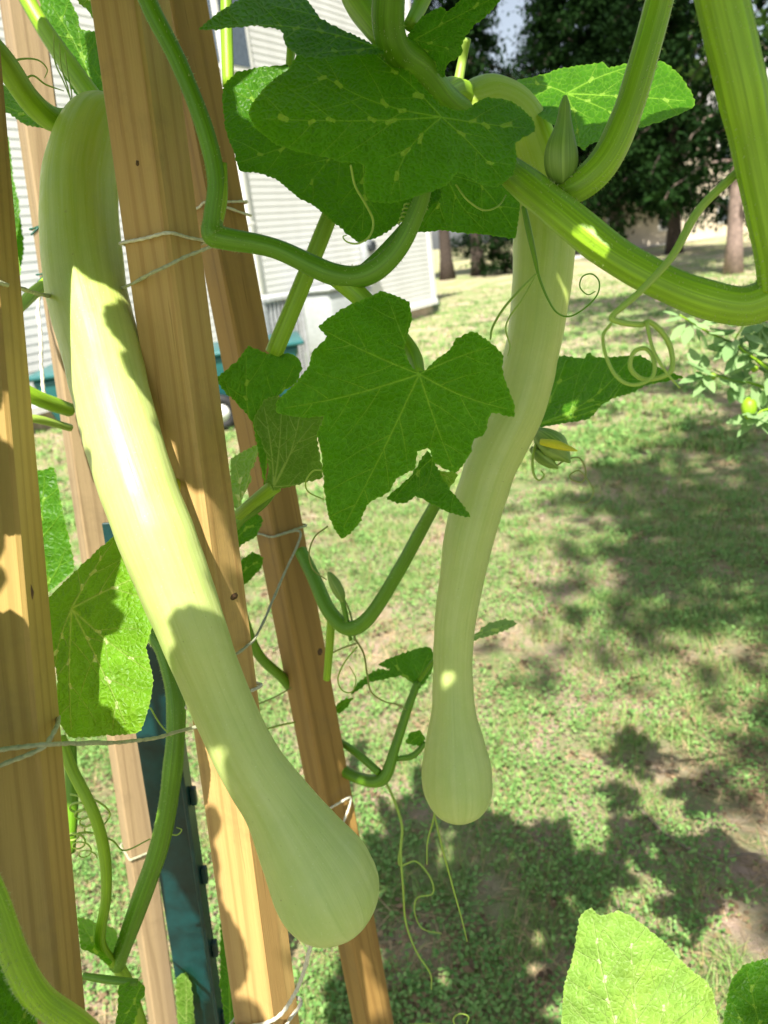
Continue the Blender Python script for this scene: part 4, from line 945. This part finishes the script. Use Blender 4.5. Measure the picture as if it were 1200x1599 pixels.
tendril([(678, 1270, .70, 2), (690, 1320, .70, 2.2), (706, 1380, .71, 2.2), (720, 1430, .71, 2), (730, 1470, .71, 1.4)])
tendril([(640, 1600, .8, 2), (680, 1600, .8, 2), (712, 1610, .8, 2), (708, 1592, .8, 2), (718, 1583, .8, 2), (732, 1588, .8, 2), (726, 1606, .8, 1.6)])
tendril(coil((120, 1255), (150, 1300), 14, 4, 2.4, 2, .665)); tendril(coil((112, 1300), (140, 1340), 12, 3, 2.2, 1.8, .67))
tendril([(110, 1240, .66, 2.2), (150, 1250, .66, 2.4), (172, 1270, .67, 2.4), (160, 1292, .67, 2)])
tendril([(108, 1305, .67, 2.2), (140, 1300, .68, 2.4), (175, 1312, .69, 2.4), (195, 1328, .70, 2.2), (235, 1310, .71, 2)])
tendril([(258, 1300, .69, 1.8), (276, 1304, .69, 1.6), (284, 1296, .69, 1.4), (276, 1292, .69, 1.2)])
tendril([(235, 1105, .62, 1.8), (250, 1130, .62, 1.8), (268, 1150, .62, 1.8)])
tendril([(8, 100, .55, 3), (35, 92, .56, 2.2), (60, 94, .57, 2), (74, 108, .58, 1.6), (70, 122, .58, 1.2)]); tendril([(30, 135, .565, 3), (50, 118, .57, 2.2), (72, 132, .58, 2.2), (100, 142, .59, 1.4)])
for k in range(3): tendril([(84 + k * 9, 50 + k * 16, .600, 1.4), (86 + k * 10, 95 + k * 9, .603, 1.8), (100 + k * 6, 128 + k * 8, .606, 1.8), (112, 158 + k * 6, .610, 1.6)])
tendril([(-10, 1085, .42, 3), (4, 1075, .42, 3), (8, 1090, .42, 3), (2, 1108, .42, 2.6), (-8, 1110, .42, 2.4)])

# ---- unseen leaves and runners added above the picture to shade the trellis
def generic_leaf(seed):
    g = random.Random(seed); out = []
    for k in range(44):
        a = 2 * math.pi * k / 44; lob = abs(math.cos(2.5 * a)) ** .8; r = 100 * (.66 + .34 * lob) * (1 + g.uniform(-.05, .05)); dn = abs(a - math.pi)
        r *= min(1, .22 + dn * 1.6); out.append((r * math.cos(a), r * math.sin(a)))
    tips = [(95 * math.cos(a), 95 * math.sin(a)) for a in (0, 1.257, 2.3, -1.257, -2.3)]
    def mp(x, y, q): 
        r2 = q[0] ** 2 + q[1] ** 2
        return Vector((x / 100, y / 100, -.12 * r2 + .06 * r2 * math.sin(3 * math.atan2(q[1], q[0]) + seed) + .03 * noise.noise(Vector((x * .02, y * .02, seed)))))
    me = leaf_mesh(out, (0, 0), mp, tips, 100 + seed, 8, 2.0); me.materials.append(M_leaf)
    me.polygons.foreach_set('use_smooth', [True] * len(me.polygons)); return me
GEN = [generic_leaf(k) for k in range(4)]
LIT = [(150, 490, .55), (165, 560, .52), (150, 600, .52), (185, 680, .5), (215, 760, .49), (235, 830, .48), (250, 900, .48), (262, 990, .48), (300, 795, .51), (322, 855, .52), (345, 1290, .58), (365, 1390, .59), (385, 1480, .6), (390, 1570, .61),
       (170, 900, .54), (205, 890, .54), (190, 960, .525), (150, 1060, .51), (200, 1020, .52), (180, 1080, .505), (140, 1110, .5), (215, 1110, .51), (1000, 120, .6), (960, 130, .61), (1020, 150, .6), (35, 280, .9), (70, 460, .95), (85, 600, 1.0), (110, 760, 1.0), (590, 1560, .96), (572, 1500, .95), (690, 1050, .63), (690, 1085, .63),
       (563, 1432, .48), (920, 1480, .585), (960, 1520, .57), (1000, 1470, .585), (1040, 1540, .56), (930, 1570, .56), (1000, 1585, .55), (1080, 1580, .55), (310, 1500, .94), (355, 90, .6), (300, 1430, .93), (570, 1580, .97)]
for (yy, x0, x1, dd) in ((485, 115, 170, .54), (520, 108, 185, .53), (560, 104, 198, .52), (600, 112, 212, .515), (650, 125, 232, .505), (700, 140, 250, .495), (750, 160, 268, .48), (800, 178, 285, .475), (850, 192, 290, .47), (900, 210, 285, .47), (950, 228, 275, .475), (995, 246, 268, .48)):
    LIT += [(x0 + (x1 - x0) * k / 4, yy, dd) for k in range(5)]
LITW = [P(*q) for q in LIT] + [G(x, y) for (x, y) in ((600, 850), (560, 950), (800, 880), (850, 1000), (640, 1020), (800, 1180), (850, 1260), (520, 800), (900, 780), (1000, 1000))]
SHADE = [(130, 190, .58), (110, 260, .57), (140, 330, .57), (120, 400, .56), (175, 430, .55), (335, 950, .48), (335, 1060, .49), (375, 1150, .49), (430, 1230, .5), (470, 1320, .5), (520, 1370, .5), (480, 1390, .47), (505, 1420, .47), (450, 1350, .48), (540, 1350, .48), (530, 1400, .47), (310, 1010, .48), (345, 1110, .48), (320, 1040, .48), (400, 1230, .49), (440, 1290, .49), (360, 1090, .48), (180, 60, .5), (200, 200, .51), (230, 330, .52), (250, 480, .53), (290, 620, .54), (330, 700, .54),
         (345, 940, .57), (340, 200, .72), (370, 400, .76), (430, 700, .8), (470, 1000, .86), (515, 1200, .9), (5, 600, .43), (20, 700, .43), (15, 780, .43), (30, 850, .43), (20, 920, .43), (45, 1000, .425), (20, 1050, .42), (40, 1180, .42), (30, 1320, .42), (80, 1360, .42), (50, 1480, .42), (100, 1550, .42), (60, 1400, .42), (40, 850, .43), (60, 1100, .42), (60, 1250, .42), (80, 1450, .42), (30, 550, .44),
         (450, 170, .43), (560, 180, .43), (650, 230, .43), (780, 220, .44), (600, 280, .42), (620, 140, .44), (600, 100, .44), (540, 120, .44), (700, 215, .44), (680, 190, .45), (650, 170, .45), (740, 180, .45), (690, 240, .43), (590, 90, .45), (560, 85, .45), (630, 120, .45), (720, 330, .56), (500, 60, .43), (380, 30, .42), (720, 50, .48), (560, 520, .46), (620, 620, .46), (480, 620, .455), (540, 700, .45), (545, 790, .44), (690, 660, .46), (760, 600, .46), (740, 545, .46),
         (430, 690, .56), (390, 590, .58), (770, 150, .6), (850, 300, .6), (850, 420, .6), (840, 520, .6), (815, 620, .6), (770, 720, .61), (735, 830, .62), (712, 960, .62), (712, 1130, .63), (715, 1220, .63), (930, 610, .68), (860, 690, .68), (680, 770, .53), (700, 720, .53),
         (960, 400, .42), (1100, 465, .41), (960, 200, .45), (1010, 60, .45), (1150, 100, .36), (1180, 300, .38), (690, 1010, .63), (720, 1020, .63), (310, 150, .47), (420, 390, .48), (560, 430, .48), (450, 480, .57), (270, 1200, .67), (230, 1380, .69), (240, 1250, .8)]
SHW = [P(*q) for q in SHADE] + [G(x, y) for (x, y) in ((700, 1400), (600, 1450), (800, 1420), (650, 1300), (850, 1520), (760, 1280), (950, 1380), (700, 1540), (1050, 1350), (1000, 1150), (1080, 1250), (1150, 1330), (1000, 1330), (900, 1430), (1100, 1420), (950, 1260), (1150, 1180), (560, 1350), (780, 1350), (860, 1360))]
over_side = [[P(-260, 1500, .44), P(-260, 800, .44), P(-230, 100, .44), Vector((-.34, .2, 2.0)), Vector((-.36, -.05, 2.16)), Vector((-.34, -.3, 2.2))],
             [P(1480, 1000, .7), P(1440, 500, .5), P(1400, 0, .42), Vector((.27, .2, 2.0)), Vector((.3, 0, 2.16)), Vector((.28, -.3, 2.22))]]
_j = random.Random(3)
SHW += [P(q[0] + _j.uniform(-40, 40), q[1] + _j.uniform(-40, 40), q[2]) for q in SHADE for _ in range(4)]
def in_view(c, r):
    q = proj(c)
    if q is None or q[2] < .02: return (c - CAM).length < r + .14
    m = r / q[2] * FPX
    return (-m < q[0] < 1200 + m and -m < q[1] < 1599 + m) or (c - CAM).length < r + .14
acc = []
def blocks(c, r, p, f=1.0):
    v = c - p; s = v.dot(TS)
    return s > .02 and (v - TS * s).length < r * f
g = random.Random(77)
over = [[P(1050, -330, .38), Vector((.18, .22, 1.95)), Vector((.10, .05, 2.12)), Vector((-.02, -.2, 2.16))],
        [P(612, -260, .40), Vector((.0, .28, 1.98)), Vector((-.06, .12, 2.16)), Vector((-.1, -.25, 2.25))],
        [P(205, -260, .44), Vector((-.2, .3, 2.0)), Vector((-.26, .12, 2.14)), Vector((-.22, -.2, 2.2))]] + over_side
OVER = []
for ln in over:
    best = None; rj = random.Random(8)
    for k_ in range(40):
        l2 = [ln[0]] + [v + Vector((rj.uniform(-1, 1), rj.uniform(-1, 1), rj.uniform(-.4, .6))) * (.004 * k_) for v in ln[1:]]
        C = [Vector(a) for a in catmull([(*v,) for v in l2], 10)]
        hit = sum(blocks(c, .011, t) for c in C for t in LITW) + 50 * sum(in_view(c, .01) for c in C[3:])
        if best is None or hit < best[0]: best = (hit, C)
        if hit == 0: break
    C = best[1]; OVER.extend(C)
    link('stem', tube_mesh(C, list(np.linspace(.0075, .003, len(C))), 12, 7, .05), M_stem, vroot)
def hook(c):
    for p in sorted(OVER, key=lambda p: (p - c).length):
        if (p - c).length > .6: return None
        if all(not in_view(c.lerp(p, k / 12), .012) for k in range(13)) and not any(blocks(c.lerp(p, k / 16), .012, t) for k in range(17) for t in LITW): return p
    return None
hooks = []
for rep in range(11000):
    T = SHW[g.randrange(len(SHW))]
    if any(blocks(c, r, T, .8) for c, r in acc): continue
    r = g.uniform(.06, .105) if rep < 2500 else g.uniform(.026, .06); off = Vector((g.uniform(-1, 1), g.uniform(-1, 1), g.uniform(-1, 1))) * r * .75
    s = .12
    while s < 3.2 and in_view(T + TS * s + off, r * 1.3): s += .03
    c = T + TS * (s + g.uniform(0, .18)) + off
    if s >= 3.2 or in_view(c, r * 1.3) or c.z < .9: continue
    if any(blocks(c, r, p, .97) for p in LITW): continue
    hk = hook(c)
    if hk is None: continue
    acc.append((c, r)); hooks.append(hk)
base_loc = ORG[vroot.name]
for i, (c, r) in enumerate(acc):
    o = bpy.data.objects.new('leaf', GEN[i % 4]); col.objects.link(o); o.parent = vroot
    nrm = (TS * .8 + Vector((g.uniform(-.4, .4), g.uniform(-.4, .4), .35))).normalized(); q = nrm.to_track_quat('Z', 'Y').to_matrix().to_4x4() @ Matrix.Rotation(g.uniform(0, 6.28), 4, 'Z')
    o.matrix_local = Matrix.Translation(c - base_loc) @ q @ Matrix.Scale(r * 1.08, 4)
    near = hooks[i]
    mid = c.lerp(near, .5)
    pt = wtube([c, mid, near], [.0022, .003, .0038], 'petiole', M_stem, vroot, 8, 6)
print('shade leaves', len(acc))

# ==================================================================== separate low plant at the bottom right
p2 = empty('squash_seedling', (G(1010, 1900).x, G(1010, 1900).y, 0)); tag(p2, 'broad pale green squash leaves rising at the bottom right corner', 'plant')
leaf([(868, 1660), (877, 1599), (880, 1547), (897, 1483), (905, 1433), (923, 1417), (937, 1430), (967, 1422), (990, 1433), (1033, 1467), (1067, 1503), (1100, 1530), (1114, 1548), (1122, 1600), (1125, 1680), (1060, 1740), (990, 1700), (930, 1740)],
     (995, 1690), [(995, 1690, .52), (930, 1425, .60), (1110, 1600, .55)], [(885, 1560), (925, 1425), (980, 1435), (1062, 1505), (1112, 1570)], M_leafp, wave=.006, vw=2.0, parent=p2)
leaf([(1125, 1640), (1132, 1580), (1142, 1530), (1162, 1506), (1200, 1496), (1250, 1500), (1300, 1560), (1280, 1660), (1200, 1700)],
     (1200, 1680), [(1200, 1680, .60), (1160, 1510, .66), (1280, 1600, .62)], [(1140, 1560), (1165, 1512), (1230, 1500), (1290, 1570)], M_leaf, wave=.005, parent=p2)
for a in (P(995, 1690, .522), P(1200, 1680, .602)):
    b = ORG[p2.name]; wtube([a, a.lerp(b, .5) + Vector((.03, -.02, .06)), b + Vector((0, 0, -.02))], [.004, .006, .008], 'petiole', M_stem, p2, 12, 8)

# ==================================================================== TWINE
def twine(label, pts, r=.0011, mat=None, n=10):
    """world points; two-strand cord"""
    s = catmull([(*p,) for p in pts], n); C = [Vector(a) for a in s]
    for i in range(1, len(C) - 1): C[i] += Vector((noise.noise(C[i] * 60), noise.noise(C[i] * 60 + Vector((5, 5, 5))), noise.noise(C[i] * 60 + Vector((9, 1, 4))))) * r * .5
    me = tube_mesh(C, [r] * len(C), 10, 2, .22, 900); o = link('twine', me, mat or M_twine); recenter(o)
    return tag(o, label, 'twine', 'pieces of twine tied round the stakes')
def around(key, py, turns=1.0, dpy=0.0, gap=.0016, start=0):
    """points of a wrap round a stake at photo row py, rising dpy metres per turn"""
    p = POST[key]; m, c = on_post(key, py); h = p['w'] / 2 + gap; out = []
    path = [(-1, -1), (0, -1.02), (1, -1), (1.02, 0), (1, 1), (0, 1.02), (-1, 1), (-1.02, 0)]
    for i in range(int(8 * turns) + 1):
        x, y = path[(i + start) % 8]; out.append(c + p['r'] * x * h + p['n'] * y * h + p['ax'] * dpy * i / 8)
    return out
lp = around('C', 379, 1.0, .0)
twine('twine wrapped round the middle stake just below the curved vine', lp)
twine('twine slanting up from the left squash to the middle stake', [P(120, 470, .62), P(190, 450, .545)] + [P(250, 420, pdep('C', 420) - .034), P(308, 394, pdep('C', 394) - .031), P(345, 380, .50), P(372, 380, .55), P(395, 376, .70)], mat=M_twineg)
twine('twine looped round the brown stake behind the top vine', around('D', 323, 1.0, .0) + [on_post('D', 345)[1] + POST['D']['r'] * .0215 - POST['D']['n'] * .0215])
twine('twine loop on the brown stake with a tail down to the middle stake', around('D', 826, 1.1, .0) + [P(470, 832, pdep('D', 832) - .028), P(440, 905, .72), P(405, 985, .62), P(385, 1010, pdep('C', 1010) - .02), P(360, 1026, pdep('C', 1026) - .032), P(340, 1034, pdep('C', 1034) - .030)], mat=M_twineg)
twine('short twine wrap showing below the knot of the middle stake', around('C', 1072, 1.05, -.01), .0013)
twine('twine stretched low from the left stake past the sunlit leaf', [P(-60, 1180, .40)] + [P(0, 1171, pdep('A', 1171) - .031), P(70, 1163, pdep('A', 1163) - .031), P(110, 1161, .44), P(180, 1159, .50), P(235, 1154, .53), P(300, 1137, .56), P(340, 1130, pdep('C', 1130) - .025)], .0012, M_twineg)
twine('second strand knotted round the left stake', [P(-50, 1215, .40), P(0, 1196, pdep('A', 1196) - .031), P(55, 1174, pdep('A', 1174) - .033), P(76, 1158, pdep('A', 1160) - .026), P(90, 1132, pdep('A', 1132) - .008), P(92, 1120, .46)], .0012, M_twineg)
twine('white twine tied round the middle stake at the very bottom', around('C', 1583, 1.05, .0) + [P(425, 1594, pdep('C', 1594) - .03), P(452, 1566, pdep('C', 1566) - .031), P(470, 1530, .585), P(482, 1490, .56), P(491, 1462, .545)], .0015)
twine('white twine crossing the brown stake beside the squash bulb', [P(505, 1268, pdep('D', 1268) - .024), P(530, 1254, pdep('D', 1254) - .028), P(547, 1245, pdep('D', 1245) - .016), P(545, 1262, pdep('D', 1262) - .018), P(536, 1285, pdep('D', 1285) - .028)], .0014)
twine('white twine with a frayed end hanging beside the weathered stake', around('B', 446, 1.1, .0) + [P(60, 470, pdep('B', 470) - .026), P(63, 520, .90), P(66, 580, .90), P(71, 632, .90)], .0021)
twine('twine running from the left stake to the squash neck', [P(-50, 430, .43), P(0, 442, .435), P(30, 450, .48), P(75, 462, .53), P(110, 470, .58)], .0013, M_twineg)
twine('twine wrapped round the weathered stake near the bottom', around('B', 1322, 1.1, .0), .0016, M_twineg)
def tie(label, py, key):
    s = catmull([(*p,) for p in around(key, py, 1.0) + [on_post(key, py + 12)[1] - POST[key]['r'] * .03 - POST[key]['n'] * .02]], 8); o = link('plant_tie', tube_mesh([Vector(a) for a in s], [.0012] * len(s), 8), M_tie); recenter(o); tag(o, label, 'plant tie', 'green ties on the weathered stake')
tie('dark green plastic tie higher up on the weathered stake', 357, 'B'); tie('dark green plastic tie just above the white twine', 428, 'B')

# ==================================================================== PEPPER PLANT (right)
def pepper():
    b = G(1560, 1250); b.z = 0; root = empty('pepper_plant', b); tag(root, 'small leaved pale green pepper plant reaching in from the right', 'plant')
    ml = foliage_mat('pepper_leaf', (.22, .38, .15), (.34, .50, .22), .35)
    main = [b, b + Vector((-.03, 0, .6)), P(1330, 640, 1.25), P(1290, 560, 1.2)]; wtube(main, [.009, .008, .006, .004], 'stem', M_stem, root, 10)
    g = random.Random(5); lv = []
    def rhomb(c, d, nrm, s):
        q = d.cross(nrm).normalized(); nn = nrm
        pr = [(0, 0), (.25, .22), (.5, .27), (.78, .15), (1, 0)]
        V = [c + d * s * t + q * s * w_ - nn * s * .12 * t * t for t, w_ in pr] + [c + d * s * t - q * s * w_ - nn * s * .12 * t * t for t, w_ in pr[1:4]] + [c + d * s * t - nn * s * (.12 * t * t + .05) for t in (.25, .5, .78)]
        # left verts 0..4, right 5..7, midrib 8..10
        F = [(0, 1, 8), (1, 2, 9, 8), (2, 3, 10, 9), (3, 4, 10), (0, 8, 5), (5, 8, 9, 6), (6, 9, 10, 7), (7, 10, 4)]
        return V, F
    shoots = [[(1330, 640, 1.25), (1220, 585, 1.22), (1150, 540, 1.2), (1100, 515, 1.18), (1062, 492, 1.17)], [(1330, 640, 1.25), (1240, 600, 1.2), (1185, 565, 1.18), (1150, 535, 1.17), (1160, 510, 1.17)],
              [(1330, 640, 1.25), (1240, 625, 1.24), (1180, 600, 1.22), (1130, 590, 1.2), (1085, 575, 1.2)], [(1330, 660, 1.25), (1250, 640, 1.22), (1195, 640, 1.2), (1178, 655, 1.2)], [(1330, 600, 1.25), (1250, 545, 1.2), (1200, 515, 1.2), (1180, 498, 1.2)]]
    for sh in shoots:
        s = catmull(sh, 8); C = [P(*a) for a in s]; link('stem', tube_mesh(C, list(np.linspace(.0032, .0012, len(C))), 8), M_stem, root)
        for k in range(32):
            f = .3 + .7 * (k + g.random()) / 32; c = C[min(int(f * (len(C) - 1)), len(C) - 1)]
            d = Vector((g.uniform(-1, 1), g.uniform(-1, .6), g.uniform(-.9, .5))).normalized(); nrm = Vector((g.uniform(-.4, .4), g.uniform(-.6, .1), 1)).normalized(); nrm = (nrm - d * nrm.dot(d)).normalized()
            V, F = rhomb(c + d * .006, d, nrm, g.uniform(.022, .044)); me = mesh(V, F); u = g.random()
            a = me.color_attributes.new('col', 'FLOAT_COLOR', 'POINT'); a.data.foreach_set('color', [u, u, u, 1] * len(V)); link('leaf', me, ml, root)
    for (px, py, d, hw, ln) in ((1170, 638, 1.2, 11, 34), (1112, 588, 1.2, 6, 12), (1178, 575, 1.19, 6, 12)):
        C, Rr = px_path([(px, py - ln * .5, d, hw * .4), (px, py - ln * .25, d, hw), (px, py + ln * .15, d, hw), (px - 1, py + ln * .5, d, hw * .35)], 5); link('pepper', tube_mesh(C, Rr, 12), M_stem, root)
pepper()

# fallen twigs
M_twig = simple('grey_twig', (.24, .19, .14), .9, .2, 60)
def twig(label, pts, r):
    C = [G(x, y, .012 + .004 * k) for k, (x, y) in enumerate(pts)]; s = catmull([(*c,) for c in C], 6); o = link('fallen_twig', tube_mesh([Vector(a) for a in s], list(np.linspace(r, r * .4, len(s))), 7), M_twig); recenter(o); tag(o, label, 'twig', 'twigs on the lawn')
twig('long thin grey twig lying on the shaded lawn at right', [(998, 1262), (1040, 1302), (1085, 1330), (1120, 1345)], .006)
twig('short twig lying across the grass at the right edge', [(1130, 1340), (1165, 1333), (1200, 1335)], .004)
